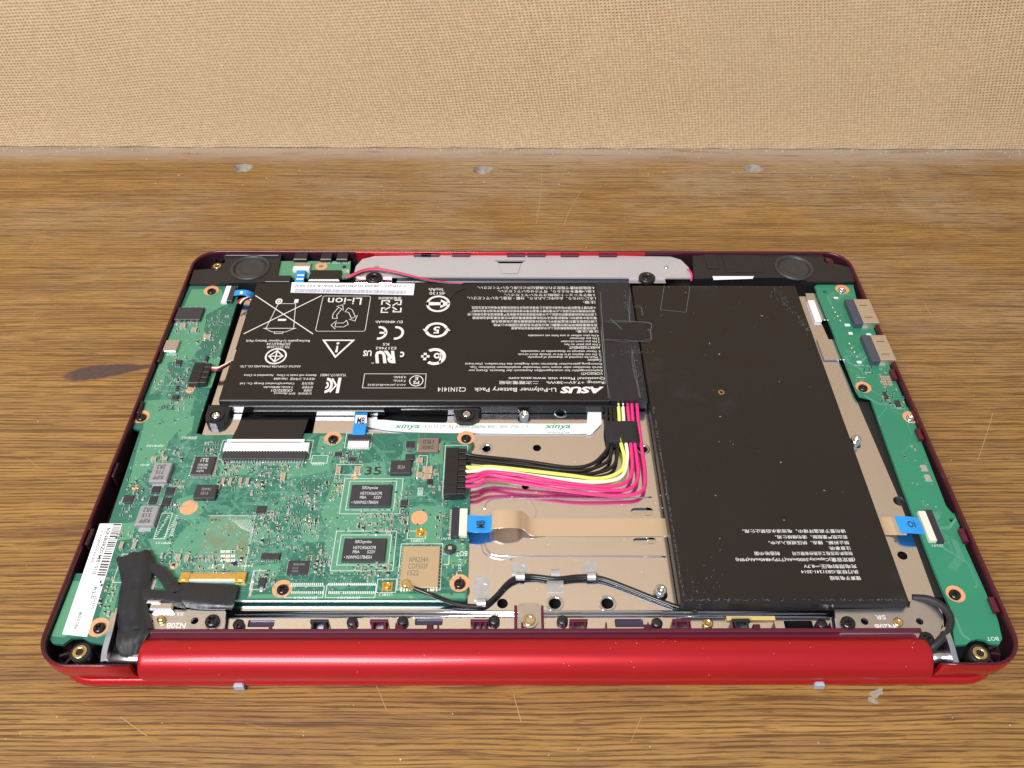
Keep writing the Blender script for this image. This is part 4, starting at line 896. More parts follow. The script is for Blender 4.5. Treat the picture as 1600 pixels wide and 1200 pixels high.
def pse(mb, T, W, H):
    L_(mb, T, [(0, 0), (1, 0), (1, 1), (0, 1)], .22, True); ring_(mb, T, .15, .5, .10, .115, asp=3.4)
    put_text(mb, 'PS', *T(.15, .62), W*.10, H*.24, zb, PI, 0, .02); put_text(mb, 'E', *T(.15, .33), W*.05, H*.22, zb, PI, 0, .02)
    put_text(mb, 'ASUS JAPAN株式会社', *T(.62, .78), W*.62, H*.18, zb, PI); put_text(mb, '7.6Vdc', *T(.42, .5), W*.2, H*.16, zb, PI); put_text(mb, '4.84Ah', *T(.42, .24), W*.2, H*.16, zb, PI)
sym('certification_mark', 568, 584, 665, 606, pse)
bprint('cell_type_print', [('Li-ion', 512, 465, 565, 476)])
bprint('approval_print', [('Rechargeable Li-Polymer Battery Pack', 384, 530, 484, 534.5), ('2ICP4/63/134', 417, 535.5, 454, 539.5), ('TIS 2217-2548', 417, 540.5, 453, 544), ('ASUSTeK COMPUTER (THAILAND) CO., LTD.', 375, 570, 470, 574), ('YU10117-14001', 501, 584, 541, 588), ('Battery cell made in China   Assembled in China', 381, 584, 494, 588)])
bprint('korean_print', [('제조수소 고객지원  1566-6868', 428, 590, 492, 594), ('제조자명', 472, 597, 490, 601), ('Celxpert(Kunshan) Energy Co., Ltd.', 374, 597, 460, 601), ('정격용량', 472, 603, 489, 607), ('7.6Vdc,4840mAh', 412, 603, 458, 606.5), ('CKSE321D1', 424, 608, 457, 612), ('모델명', 475, 608, 487, 612), ('인증번호  전지 (Battery)', 428, 612.5, 487, 616.5)])
bprint('rating_print', [('廢電池請回收', 591, 464, 627, 468), ('EU 4840mAh', 587, 501, 629, 505), ('KS', 598, 536, 608, 540), ('E217462', 587, 542, 619, 546), ('345130', 671, 456, 700, 460.5), ('0mAh', 670, 450, 695, 455), ('C21N1414', 684, 605, 728, 612), ('Li-Polymer Battery Pack', 741, 604, 869, 612)])
mb = MB(); text_px(mb, 'ASUS', 875, 604, 944, 614.5, zb, PI, 0, .05, .22); mb.build('maker_logo', 'print_white', battery)
bprint('contact_print', [('Rating: +7.6V⎓38Wh    二次鋰電池組', 780, 594.5, 944, 600.5), ('Questions? Please visit www.asus.com', 795, 588.5, 945, 593.5)])
paras = [('VORSICHT!', 908, 855), ('Explosionsgefahr bei unsachgemäßen Austausch der Batterie. Ersatz nur', 732, 835), ('durch denselben oder einem vom Hersteller empfohlenem ähnlichen Typ.', 734, 815), ('Entsorgung gebrauchter Batterien nach Angaben des Herstellers. (German)', 727, 794), ('Caution:', 918, 772), ('1. Must be recycled or disposed of properly.', 824, 752), ('2. Do not dispose of in fire or directly short circuit.', 809, 735), ('3. Never attempt to disassemble or reassemble.', 813, 715),
         ('AVERTISSEMENT', 889, 692), ('1.Ne pas jeter au feu', 882, 673), ('2.Ne pas court-circuiter', 876, 654), ('3.Ne pas démonter', 890, 635), ('4.Ne plus utiliser si une fuite est constatée', 825, 617), ('注意/注意:', 900, 592)]
def xr(y): return 928+(y-442)*.098
bprint('warning_paragraphs', [(t, x, 370+yy/4-2.3, xr(370+yy/4), 370+yy/4+1.9) for t, x, yy in paras])
cj = ['1.請勿將電池拆解碰撞擠壓或投入火中並請依照規定回收處理', '若有嚴重鼓脹現象請勿繼續使用以免發生危險請洽服務中心更換', '2.請勿短路及置於高溫環境中使用或存放請遠離兒童以免誤食危險', '電池浸水後請勿使用請依當地法令回收處理廢棄電池請勿任意丟棄並請洽詢原廠', '3.请勿将电池拆解碰撞挤压或投入火中请依照规定回收处理若有严重鼓胀现象请勿继续使用', '4.请勿置于高温环境中电池浸水后禁止使用请依当地法令回收处理废弃电池以免发生危险']
bprint('chinese_paragraphs', [(t, x, yy-2.3, xr(yy)-1, yy+1.9) for t, x, yy in zip(cj, (799, 771, 768, 738, 731, 737), (513, 508, 502.5, 497, 491.5, 481))]+[('请勿拆解撞击挤压或投入火中请勿置于高温环境中请依规定回收废弃电池并请洽询原厂', 735, 484, 930, 488)])
bprint('japanese_paragraphs', [('注意:', 911, 470, 931, 474.5), ('1.水につけたり、火の中に入れたり、分解・改造しないでください。', 730, 463.5, 931, 468.5), ('2.端子をショート(短絡)させないでください。', 788, 458.5, 930, 463), ('3.強い衝撃を与えたり、落下させないでください。', 778, 453, 929, 457.5), ('4.取扱説明書で指定された機器以外に使用しないでください。', 746, 447.5, 929, 452)])
zc = ZT+.385
cd = [('锂离子电池组', 1130, 470, 1315, 24), ('执行标准:GB31241-2014', 960, 433, 1300, 24), ('充电限制电压:⎓8.7V', 975, 400, 1290, 24), ('(额定容量)Capacity:5000mAh(TYP)/4840mAh(MIN)', 570, 359, 1280, 28), ('制造商:加百裕工业股份有限公司', 908, 323, 1265, 22), ('制造地:中国', 682, 323, 832, 22), ('注意事项:', 1125, 292, 1255, 22), ('禁止拆解、撞击、挤压或投入火中。', 765, 259, 1245, 22), ('若出现严重鼓胀、请勿继续使用。', 805, 225, 1235, 22), ('请勿置于高温环境中。电池浸水后禁止使用。', 610, 190, 1225, 22)]
bprint('cell_print', [(t, 1000+x0/3.81, 780+(yy-hh/2)/3.81, 1000+x1/3.81, 780+(yy+hh/2)/3.81) for t, x0, yy, x1, hh in cd], 'print_white', zc)
mb = MB(); rnd = random.Random(6)    # torn flap of film at the pack's far edge
tp = PX([(690, 446), (702, 444), (722, 445), (727, 450), (712, 456), (703, 468), (697, 460)], ZT+.4); mb.prism(tp, ZT+.05, ZT+.25); mb.build('torn_flap', 'black_gloss', battery)
line_mb = MB(); line(line_mb, PX([(934, 446), (946, 600)], ZT+.1), .12, ZT+.06); line_mb.build('wrap_seam', 'print_dim', battery)

# --- speakers in the far corners
def speaker(outline, cone, extra, lab):
    mb = MB(); x, y = P(*cone, 11.6); hole = circ(x, y, 7.0, 28); pl = PX(outline, 11.2)
    mb.prism(pl, 3.1, 11.2, 0, [hole]); o = mb.build('speaker_box', 'black', laptop, label=lab)
    m2 = MB(); m2.cyl(x, y, [(8.5, 11.0), (8.3, 11.7), (7.7, 12.0), (7.0, 11.6), (6.7, 10.6)], 32, 0, (False, False)); m2.build('speaker_ring', 'cone', o)
    m3 = MB(); m3.cyl(x, y, [(7.0, 10.5), (6.1, 11.3), (5.0, 11.4), (4.4, 10.9), (2.8, 11.0), (1.4, 11.3), (.1, 11.45)], 32, 0, (False, False)); m3.build('speaker_cone', 'cone', o)
    for q, zz in extra:
        a = bb(*q, zz); m4 = MB(); m4.box(a[0], a[1], a[2], a[3], 10.5, zz, 0, .2); m4.build('speaker_rib', 'black', o)
    return o
spkL = speaker([(303, 422), (330, 420), (352, 410), (350, 398), (440, 396), (432, 436), (415, 441), (296, 443)], (391, 417), [((414, 430, 455, 440), 11.9), ((352, 396, 436, 399), 12.0)], 'black speaker beside the small green board')
spkR = speaker([(1082, 399), (1180, 394), (1280, 394), (1295, 410), (1330, 418), (1336, 440), (1262, 440), (1250, 434), (1130, 434), (1084, 436)], (1241, 417), [((1100, 397, 1125, 418), 11.6), ((1128, 398, 1196, 424), 11.55)], 'black speaker beside the bright green board with USB ports')
mb = MB(); poly_on(mb, [(1113, 432), (1178, 432), (1176, 436), (1115, 438)], 11.4, 11.6); mb.build('white_pad', 'paper', spkR)
insert(339, 415, 11.8, laptop, 1.7); insert(1293, 407, 11.2, laptop, 1.8, 'maroon', mt='maroon', name='empty_boss'); insert(124, 1018, 10.2, laptop, 2.1, 'black'); insert(1532, 1020, 10.2, laptop, 2.1, 'black')
for cx_, cy_, angs in ((124, 1018, (200, 240, 285, 325)), (1532, 1020, (215, 255, 300, 350, 20)), (339, 415, (60, 120)), (1293, 407, (-30, 30, 80))):
    x, y = P(cx_, cy_, 8)
    for a in angs:
        a = math.radians(a); mb = MB(); mb.ribbon([(x+2.6*math.cos(a), y+2.6*math.sin(a), 6.6), (x+5.2*math.cos(a), y+5.2*math.sin(a), 6.6)], .7, 4.6); mb.build('stiffening_rib', 'dark_maroon', laptop)
# small board fittings
ffc_z = ZB; mb = MB(); a = bb(457, 410, 486, 422, 11.6); mb.box(a[0], a[1], a[2], (a[2]+a[3])/2, 10.2, 11.7, 0, .1); mb.box(a[0], a[1], (a[2]+a[3])/2, a[3], 10.2, 11.5, 1, .1); mb.build('ribbon_socket', ['white_plastic', 'dull_steel'], fboard)
x, y = P(502, 416, 10.25); mb = MB(); mb.ringflat(x, y, 1.0, 2.6, 10.2, 10.26); mb.build('copper_ring', 'copper', fboard)
x, y = P(538, 417, 10.25); mb = MB(); mb.cyl(x, y, [(.9, 10.2), (.9, 10.27)], 14); mb.build('screw_hole', 'black', fboard)
mb = MB(); text_px(mb, 'BOT', 533, 421, 545, 426, 10.27); text_px(mb, 'UX_MIC_IO', 508, 409, 545, 412, 10.27); mb.build('board_print', 'silk', fboard, True)
a = bb(481, 421, 534, 438, 11.6); mb = MB(); mb.box(a[0], a[1], a[2], a[3], 8, 11.7, 0, .6); mb.build('camera_block', 'black_gloss', fboard)
for x0, x1 in ((458, 482), (500, 520), (525, 545)):
    a = bb(x0, 393, x1, 405, 12); mb = MB(); mb.box(a[0], a[1], a[2], a[3], 6, 12, 0, .3); mb.build('snap_clip', 'black', laptop)

# --- silver touchpad plate at the far edge
mb = MB(); tpz = 10.4; pl = PX([(552, 432), (556, 416), (566, 405), (586, 400), (800, 397), (1048, 401), (1064, 406), (1076, 418), (1082, 434)], tpz)
cut = PX([(772, 406.5), (823, 406.5), (815, 411.5), (780, 411.5)], tpz)
mb.prism(pl, tpz-.8, tpz, 0, [cut]); tpad = mb.build('touchpad_plate', 'silver_paint', laptop, label='satin silver plate with rounded corners along the far edge')
mb = MB(); poly_on(mb, [(778, 412.5), (814, 412.5), (809, 428), (785, 428)], tpz, tpz+.35); mb.build('pressed_tab', 'silver_paint', tpad)
mb = MB(); poly_on(mb, [(566, 408), (1060, 408), (1076, 430), (556, 430)], tpz+.02, tpz-1.2); mb.build('dark_backing', 'black', tpad)
for px in (584, 1011):
    a = bb(px-30, 428, px+30, 442, 9.6); mb = MB(); mb.box(a[0], a[1], a[2], a[3], 8.2, 9.6, 0, .2); mb.build('hinge_strap', 'steel', tpad)
    x, y = P(px, 433, 10.8); mb = MB(); mb.cyl(x, y, [(3.6, 9.4), (3.5, 10.8), (2.9, 11.2), (2.0, 11.2), (1.9, 10.6)], 22, 0, (False, True)); mb.build('screw_boss', 'black', tpad); screw(px, 433, 10.4, 'black', tpad, .95)
for px, py in ((588, 417), (1041, 417)):
    x, y = P(px, py, 11); mb = MB(); mb.cyl(x, y, [(1.0, tpz), (.9, tpz+.6), (.4, tpz+.9)], 12); mb.build('rivet', 'chrome', tpad)
a = bb(620, 434, 985, 441, 9.2); mb = MB(); mb.box(a[0], a[1], a[2], a[3], 8, 9.4, 0, .4); mb.build('blue_black_bar', 'chip_navy', tpad)
mb = MB(); mb.box(P(556, 395, 12)[0], P(1008, 395, 12)[0], Y1-1.5, Y1-1.0, 7.0, 12.1, 0, .1); mb.build('wall_strip', 'red', laptop)
for px in (672, 720, 806, 890, 950, 660, 838):   # clip windows along the far inner wall
    a = bb(px-14, 392.5, px+14, 396.5, 12.2); mb = MB(); mb.box(a[0], a[1], Y1-2.6, Y1-1.4, 9.0, 11.6, 0, .15); mb.build('snap_clip', 'maroon', laptop)
for px, py in ((240, 560), (212, 640), (178, 738), (130, 842)):
    x, y = P(px, py, 10); mb = MB(); mb.box(-RX+1.7, -RX+2.5, y-3, y+3, 6, 11.6, 0, .15); mb.build('snap_clip', 'dark_maroon', laptop)
for yy in (20, 45, 88, 118, 150):
    mb = MB(); mb.box(RX-3.2, RX-1.7, yy-2.5, yy+2.5, 6, 11.6, 0, .2); mb.build('snap_clip', 'maroon', laptop)

# --- hinges
def bracket(outline, holes, lab):
    z = 9.9; pl = PX(outline, z); hl = [circ(*P(a, b, z), r, 16) for a, b, r in holes]
    mb = MB(); mb.prism(pl, z-.9, z, 0, hl); o = mb.build('hinge_bracket', 'dull_steel', laptop, label=lab); return o
hL = bracket([(233, 952), (350, 952), (353, 957), (350, 981), (343, 988), (240, 988), (222, 1000), (205, 1000), (205, 960)], [(304, 970, 1.15)], 'steel hinge bracket beside the black tape')
a = bb(230, 936, 272, 951, 12.2); mb = MB(); mb.box(a[0], a[1], a[2], a[3]-.6, 9.8, 11.6, 0, .5); mb.box(a[0]-1, a[1]-4, a[3]-1.2, a[3], 9.8, 12.2, 0, .4); mb.build('hinge_knuckle', 'dull_steel', hL)
screw(331, 969, 9.9, 'black', hL, 1.25); x, y = P(252, 967, 10.6); mb = MB(); mb.cyl(x, y, [(1.3, 9.9), (1.25, 10.8), (.8, 11.3), (.2, 11.4)], 16); mb.build('brass_pin', 'brass', hL)
mb = MB(); text_px(mb, 'N20B', 260, 973, 290, 982, 9.95, PI, 0, .02); text_px(mb, 'SL', 273, 957, 287, 962, 9.95, PI, 0, .01); mb.build('stamped_code', 'print_white', hL, True)
hR = bracket([(1304, 952), (1422, 950), (1424, 937), (1462, 944), (1474, 962), (1470, 985), (1463, 1010), (1444, 1012), (1436, 1003), (1430, 990), (1315, 991), (1308, 985)], [(1351, 971, 1.15), (1437, 971, 1.1)], 'steel hinge bracket at the end of the long black cell')
screw(1326, 972, 9.9, 'black', hR, 1.25); screw(1449, 996, 9.9, 'black', hR, 1.2)
x, y = P(1404, 971, 10.6); mb = MB(); mb.cyl(x, y, [(1.5, 9.9), (1.45, 10.4), (.9, 10.5), (.7, 10.1)], 16); mb.build('brass_pin', 'brass', hR)
mb = MB(); text_px(mb, 'N20B', 1367, 975, 1398, 984, 9.95, PI, 0, .02); text_px(mb, 'SR', 1368, 961, 1384, 968, 9.95, PI, 0, .01); mb.build('stamped_code', 'print_white', hR, True)
for par, pts in ((hL, [(181, 962, 10), (175, 990, 10), (167, 1020, 9), (165, 1036, 8.5)]), (hR, [(1474, 985, 10), (1482, 1008, 10), (1489, 1034, 9), (1491, 1042, 8.5)])):
    mb = MB(); mb.ribbon(spline(P3(pts), 4), 1.6, 3.6); mb.build('hinge_arm', 'dull_steel', par)
for par, x0, x1, py in ((hL, P(168, 1030, 8)[0], GL+2, 1028), (hR, GR-2, P(1488, 1035, 8)[0], 1030)):
    mb = MB(); y_, z_ = bc, bz+.3-LIFT
    mb.rings([[(x, y_+r*math.cos(2*PI*j/20), z_+r*math.sin(2*PI*j/20)) for j in range(20)] for x, r in ((x0, 1.6), (x0+.3, 2.2), (x1-.3, 2.2), (x1, 2.0))], 0, smooth=True); mb.build('hinge_pin', 'dull_steel', par)

# --- cables
def flat(name, pts, wid, mt, th_=.16, lab=None, side=None, k_=5):
    mb = MB(); mb.ribbon(spline(P3(pts), k_), wid, th_, 0, side); return mb.build(name, mt, laptop, label=lab)
X, Yv = (1, 0, 0), (0, 1, 0)
def tab_text(t, x0, y0, x1, y1, z, par, rot):
    mb = MB(); text_px(mb, t, x0, y0, x1, y1, z, rot, 0, .02); mb.build('tab_lettering', 'ink', par)
# keyboard ribbon: black, arching up out of the tray
mb = MB(); mb.ribbon(spline([(*P(432, 645, 9), 5.0), (*P(431, 648, 9.5), 8.0), (*P(429, 655, 9.8), 9.6), (*P(424, 668, 10.4), 10.2), (*P(418, 682, 10.6), 10.6), (*P(415, 692, 10.8), 10.8)], 6), 24.5, .2, 0, X)
kr = mb.build('keyboard_ribbon', 'black_gloss', laptop, label='wide glossy black keyboard ribbon arching out of the tray')
mb = MB(); xw0, xw1 = P(355, 687, 11)[0], P(476, 687, 11)[0]; yw0, yw1 = P(415, 690, 11)[1], P(415, 686, 11)[1]; mb.box(xw0, xw1, yw0, yw1, 10.6, 10.95); mb.build('white_stiffener', 'white_plastic', kr)
# white flat cable to the touchpad
wr = flat('touchpad_ribbon', [(566, 658, 8.3), (600, 664, 7.95), (660, 668, 7.9), (780, 669.5, 7.8), (860, 670, 7.8), (926, 669.5, 7.9)], [4.2]*5+[4.8]*21, 'ribbon_white', lab='white flat ribbon cable with green lettering folded at a right angle', side=Yv)
mb = MB(); zr = 8.15; mb.prism(PX([(919, 634), (939, 634), (940, 662), (923, 679), (917, 679), (917, 661)], zr), zr-.12, zr); mb.build('ribbon_fold', 'ribbon_white', wr)
mb = MB(); zt_ = 8.07
for t, x0, x1 in (('xinya', 616, 655), ('xinya', 851, 891)): text_px(mb, t, x0, 662, x1, 671.5, zt_, 0, 0, .01, .3)
for t, x0, x1 in (('xinya', 616, 650), ('xinya', 852, 890)): text_px(mb, t, x0, 675, x1, 677.2, zt_, 0, 0, .01, .3)
text_px(mb, 'E315127  RJ AWM 20696 80C 30V VW-1-F', 664, 664, 826, 671, zt_, 0, 1, 0); mb.build('cable_lettering', ['green_ink', 'grey_ink'], wr, True)
bt = flat('blue_tab_ribbon', [(565, 641, 9.0), (564, 650, 9.8), (563, 662, 10.6), (561, 672, 10.9), (560, 681, 10.7)], 4.6, 'blue_tab', lab='short ribbon with a blue tab entering the board beside the white ribbon', side=X)
mb = MB(); poly_on(mb, [(556, 649), (573, 649), (573, 664), (554, 664)], 10.6, 10.65); mb.build('white_tab', 'paper', bt); tab_text('MB', 558, 652, 570, 662, 10.72, bt, 0)
# centre ribbon: blue tab, then the tan cable humping up over the tray
cr_ = flat('tan_ribbon', [(765, 816, 9.9), (773, 812, 11.0), (785, 811, 11.9), (805, 811, 11.6), (818, 814, 9.8), (830, 823, 8.2), (850, 824, 7.65), (900, 824, 7.6), (1000, 824, 7.6), (1050, 824, 7.6)], 7.0, 'ribbon_tan', lab='tan flat ribbon cable humped beside its blue tab', side=Yv)
mb = MB(); mb.ribbon(spline(P3([(727, 817, 10.9), (745, 819, 10.9), (762, 819, 10.3), (770, 816, 10.5)]), 5), 6.6, .2, 0, Yv); b_o = mb.build('blue_tab', 'blue_tab', cr_); tab_text('MB', 744, 813, 757, 825, 11.08, cr_, PI/2)
# ribbon from the side board
sr_ = flat('usb_board_ribbon', [(1376, 822, 7.8), (1392, 822, 8.2), (1404, 822, 9.6), (1412, 822, 10.6)], 7.0, 'ribbon_tan', lab='tan ribbon with a blue tab entering the board with USB ports', side=Yv)
mb = MB(); mb.ribbon(spline(P3([(1402, 819, 10.2), (1420, 820, 11.2), (1440, 822, 11.0)]), 5), 6.6, .2, 0, Yv); mb.build('blue_tab', 'blue_tab', sr_); tab_text('IO', 1418, 814, 1430, 824, 11.38, sr_, PI)
# two short ribbons in the far corner
f1 = flat('short_ribbon', [(366, 458, 11.2), (376, 457, 11.6), (386, 458, 11.4), (396, 462, 9.5)], 3.4, 'blue_tab', lab='short blue and white ribbon beside the battery corner', side=Yv)
mb = MB(); mb.ribbon(P3([(375, 457, 11.75), (383, 457.5, 11.65)]), 1.6, .05, 0, Yv); mb.build('white_tab', 'paper', f1)
f2 = flat('short_ribbon', [(471, 419, 11.3), (470, 427, 11.6), (468, 436, 11.9), (467, 446, 11.0)], 3.8, 'blue_tab', lab='short blue ribbon leaving the small green board', side=X)
mb = MB(); mb.ribbon(P3([(470, 429, 11.8), (468.5, 437, 12.0)]), 3.0, .08, 0, X); mb.build('white_tab', 'paper', f2)

def wire(pts, r, mt, parent, name='wire', n=8): mb = MB(); mb.tube(spline(P3(pts), 7), r, n); return mb.build(name, mt, parent)
harness = bpy.data.objects.new('wire_harness', None); COL.objects.link(harness); harness.parent = laptop; harness['label'] = 'bundle of black, yellow, white and pink battery wires bent at a right angle'
W_ = [('wire_black', [(727, 709, 12), (745, 713, 11.6), (817, 721, 9.8), (888, 730, 8.8), (922, 726, 8.8), (943, 710, 9), (950, 694, 9.6), (949, 660, 10.2), (948, 628, 10.6)]),
      ('wire_black', [(727, 715, 12), (745, 718, 11.4), (817, 727, 9.8), (888, 735, 8.8), (922, 733, 8.8), (949, 720, 9), (957, 697, 9.6), (955, 660, 10.2), (953, 628, 10.6)]),
      ('wire_black', [(727, 721, 12), (745, 722, 11.4), (817, 731, 9.8), (888, 741, 8.8), (925, 740, 8.8), (958, 728, 9), (965, 700, 9.6), (961, 660, 10.2), (958, 628, 10.6)]),
      ('wire_yellow', [(727, 730, 12), (745, 731, 12), (765, 729, 12), (817, 734, 11.4), (888, 743, 10.2), (936, 747, 9.4), (969, 737, 9.4), (975, 716, 9.7), (971, 690, 10), (969, 660, 10.2), (966, 628, 10.8)]),
      ('wire_white', [(727, 737, 12), (745, 736, 12), (765, 733, 12), (817, 740, 11.4), (888, 750, 10.2), (936, 753, 9.4), (972, 744, 9.4), (980, 716, 9.7), (978, 690, 10), (976, 660, 10.2), (973, 628, 10.8)]),
      ('wire_pink', [(727, 746, 12), (745, 742, 12.2), (765, 737, 12.2), (817, 743, 11.6), (888, 755, 10.4), (936, 760, 9.6), (975, 755, 9.4), (987, 735, 9.6), (985, 692, 10), (982, 660, 10.2), (980, 628, 10.8)]),
      ('wire_pink', [(727, 753, 12), (745, 749, 12.2), (765, 741, 12.2), (817, 750, 11.6), (896, 761, 10.4), (949, 766, 9.6), (985, 763, 9.4), (997, 742, 9.6), (993, 692, 10), (989, 660, 10.2), (987, 628, 10.8)]),
      ('wire_pink', [(727, 760, 12), (745, 758, 12.2), (765, 749, 12.2), (817, 755, 11.6), (896, 768, 10.4), (962, 774, 9.6), (1001, 768, 9.4), (1009, 746, 9.6), (1001, 692, 10), (997, 660, 10.2), (995, 628, 10.8)])]
rnd = random.Random(77)
for mt, pts in W_: wire([pts[0]]+[(a+rnd.uniform(-1.2, 1.2), b+rnd.uniform(-.7, .7), c_+rnd.uniform(-.25, .25)) for a, b, c_ in pts[1:-1]]+[pts[-1]], .66, mt, harness)
mb = MB(); zt0 = 10.9
rows = [[(*P(x, y, zt0), zt0+dz) for x, dz in ((945, -1.6), (947, -.2), (955, .15), (965, 0), (975, .2), (987, .1), (997, -.1), (1000, -1.6))] for y in (658, 668, 680, 691)]
rows[2] = [(p[0]+.5, p[1], p[2]) for p in rows[2]]; rows[3] = [(p[0]+.9, p[1], p[2]-.15) for p in rows[3]]
mb.rings(rows, 0, (False, False), True, False); mb.rings([[(p[0], p[1], 8.2) for p in r] for r in rows[::-1]], 0, (False, False), True, False)
for r in (rows[0], rows[-1]): mb.rings([r, [(p[0], p[1], 8.2) for p in r]], 0, (False, False), False, False)
mb.build('tape_wrap', 'tape', harness)
# antenna cable with its plug and the clips that hold it
ac = wire([(638, 916, 11.6), (652, 921, 11.4), (672, 929, 11.0), (705, 941, 9.2), (735, 947, 8.4), (757, 945, 8.4), (775, 931, 8.4), (792, 912, 8.6), (806, 903, 8.8), (830, 900, 8.6), (868, 904, 8.7), (900, 901, 8.7), (922, 901, 8.8), (945, 905, 8.6), (985, 920, 8.4), (1025, 936, 8.3), (1058, 948, 8.2), (1090, 955, 8.2)], .72, 'wire_black', laptop, 'antenna_cable')
ac['label'] = 'thin black antenna cable running under steel clips'
x, y = P(634, 912, 12); mb = MB(); mb.cyl(x, y, [(1.3, 11.4), (1.3, 12.3), (1.0, 12.5)], 16); mb.ribbon(P3([(634, 912, 12.2), (640, 917, 12.1), (646, 920, 11.9)]), [1.6, 1.4, 1.2], .9); mb.build('antenna_plug', 'brass', ac)
for q, up in (((740, 902, 765, 938), -1), ((800, 879, 825, 897), -1), ((855, 905, 881, 925), 1), ((910, 879, 935, 897), -1)):
    a = bb(*q, ZP+.3); mb = MB(); xm, wd = (a[0]+a[1])/2, (a[1]-a[0]); d_ = a[3]-a[2]
    hx, hy = (a[0]+wd*.72, a[2]+d_*.66) if up < 0 else (a[0]+wd*.9, a[2]+d_*.4)
    mb.prism([(a[0], a[2]), (a[1], a[2]), (a[1], a[3]), (a[0], a[3])], ZP+.05, ZP+.35, 0, [[(hx-.5, hy-.5), (hx+.5, hy-.5), (hx+.5, hy+.5), (hx-.5, hy+.5)]])
    ye = a[2] if up < 0 else a[3]; s_ = up
    prof = [(ye-s_*.3, ZP+.2), (ye+s_*.3, ZP+1.6), (ye+s_*.9, ZP+2.25), (ye+s_*1.8, ZP+2.3), (ye+s_*2.4, ZP+1.9), (ye+s_*2.7, ZP+1.2)]
    mb.ribbon([(xm, u, v) for u, v in prof], wd*.55, .25, 0, X); mb.build('cable_clip', 'clip_steel', plate)
# display cable: black tape, flat black ribbon to the gold socket
mb = MB(); rnd = random.Random(2)
cl = [((180, 871), (232, 857), 12.6), ((184, 885), (238, 874), 12.9), ((187, 905), (235, 897), 12.4), ((185, 925), (230, 918), 12.0), ((181, 948), (228, 938), 12.4), ((180, 965), (233, 958), 12.2), ((184, 988), (239, 980), 11.6)]
nn = 9; rows = []
for a, b, zz in cl: rows.append([(*P(a[0]+(b[0]-a[0])*i/nn, a[1]+(b[1]-a[1])*i/nn, zz), zz-1.0*(abs(i/nn-.5)*2)**3+.45*math.sin(i*1.7+zz*7)+rnd.uniform(-.2, .2)) for i in range(nn+1)])
mb.rings(rows, 0, (False, False), True, False); mb.rings([[(p[0], p[1], p[2]-.22) for p in r] for r in rows[::-1]], 0, (False, False), True, False)
for r in (rows[0], rows[-1]): mb.rings([r, [(p[0], p[1], p[2]-.22) for p in r]], 0, (False, False), False, False)
for e in (0, nn): mb.rings([[r[e] for r in rows], [(r[e][0], r[e][1], r[e][2]-.9) for r in rows]], 0, (False, False), False, False)
mb.build('black_tape', 'tape', laptop, label='crumpled strip of black cloth tape over the board corner')
mb = MB(); zz = 11.2
for rows in ([[(284, 909, 10.9), (310, 911, 11.0), (340, 912, 11.0), (374, 914, 10.8)], [(278, 922, 11.6), (310, 925, 11.7), (340, 926, 11.7), (370, 926, 11.5)], [(270, 934, 11.6), (305, 940, 11.6), (335, 944, 11.5), (366, 944, 11.3)], [(264, 942, 11.0), (300, 950, 10.7), (330, 952, 10.6), (362, 952, 10.5)]],
             [[(222, 880, 12), (236, 879, 12.1), (252, 884, 12)], [(232, 888, 12), (246, 890, 12.2), (262, 895, 12)], [(250, 908, 11.8), (264, 908, 12), (276, 910, 11.6)], [(262, 928, 11.6), (276, 924, 11.8), (288, 922, 11.6)]],
             [[(220, 920, 12), (222, 930, 12.1), (226, 940, 11.6)], [(240, 921, 12), (242, 930, 12.2), (246, 942, 11.6)], [(258, 924, 11.8), (262, 934, 11.9), (266, 946, 11.2)], [(280, 928, 11.7), (282, 938, 11.7), (290, 950, 11)]]):
    g = [[(*P(*p), p[2]) for p in r] for r in rows]; G = []
    cols = [spline([r[j] for r in g], 4) for j in range(len(g[0]))]
    for i in range(len(cols[0])): G.append(spline([c_[i] for c_ in cols], 3))
    mb.rings(G, 0, (False, False), True, False); mb.rings([[(p[0], p[1], p[2]-.3) for p in r] for r in G], 0, (False, False), True, False)
    for r in (G[0], G[-1]): mb.rings([r, [(p[0], p[1], p[2]-.3) for p in r]], 0, (False, False), False, False)
    for e in (0, -1): mb.rings([[r[e] for r in G], [(r[e][0], r[e][1], r[e][2]-.3) for r in G]], 0, (False, False), False, False)
mb.build('display_ribbon', 'tape', laptop, label='black flat display cable plugged into the gold socket')
mb = MB(); rnd = random.Random(19); rows = []
for (ax, ay), (bx_, by), zz in (((186, 972), (238, 966), 11.0), ((181, 990), (234, 984), 11.4), ((180, 1004), (226, 996), 11.2), ((183, 1016), (220, 1008), 10.2), ((189, 1027), (218, 1020), 8.8), ((198, 1035), (219, 1030), 7.2), ((206, 1039), (222, 1036), 6.0)):
    rows.append([(*P(ax+(bx_-ax)*i/11, ay+(by-ay)*i/11, zz), zz+1.1*math.sin(PI*i/11)**.6-.9+.35*math.sin(i*2.1+zz*3)+rnd.uniform(-.15, .15)) for i in range(12)])
cols = [spline([r[j] for r in rows], 3) for j in range(12)]; rows = [[c_[i] for c_ in cols] for i in range(len(cols[0]))]
mb.rings(rows, 0, (False, False), True, False); mb.rings([[(p[0], p[1], p[2]-1.6) for p in r] for r in rows[::-1]], 0, (False, False), True, False)
for e in (0, -1): mb.rings([[r[e] for r in rows], [(r[e][0], r[e][1], r[e][2]-1.6) for r in rows]], 0, (False, False), False, False); mb.rings([rows[e], [(p[0], p[1], p[2]-1.6) for p in rows[e]]], 0, (False, False), False, False)
mb.build('cable_sleeve', 'rubber', laptop, label='wrinkled black sleeve of the display cable dropping into the hinge')
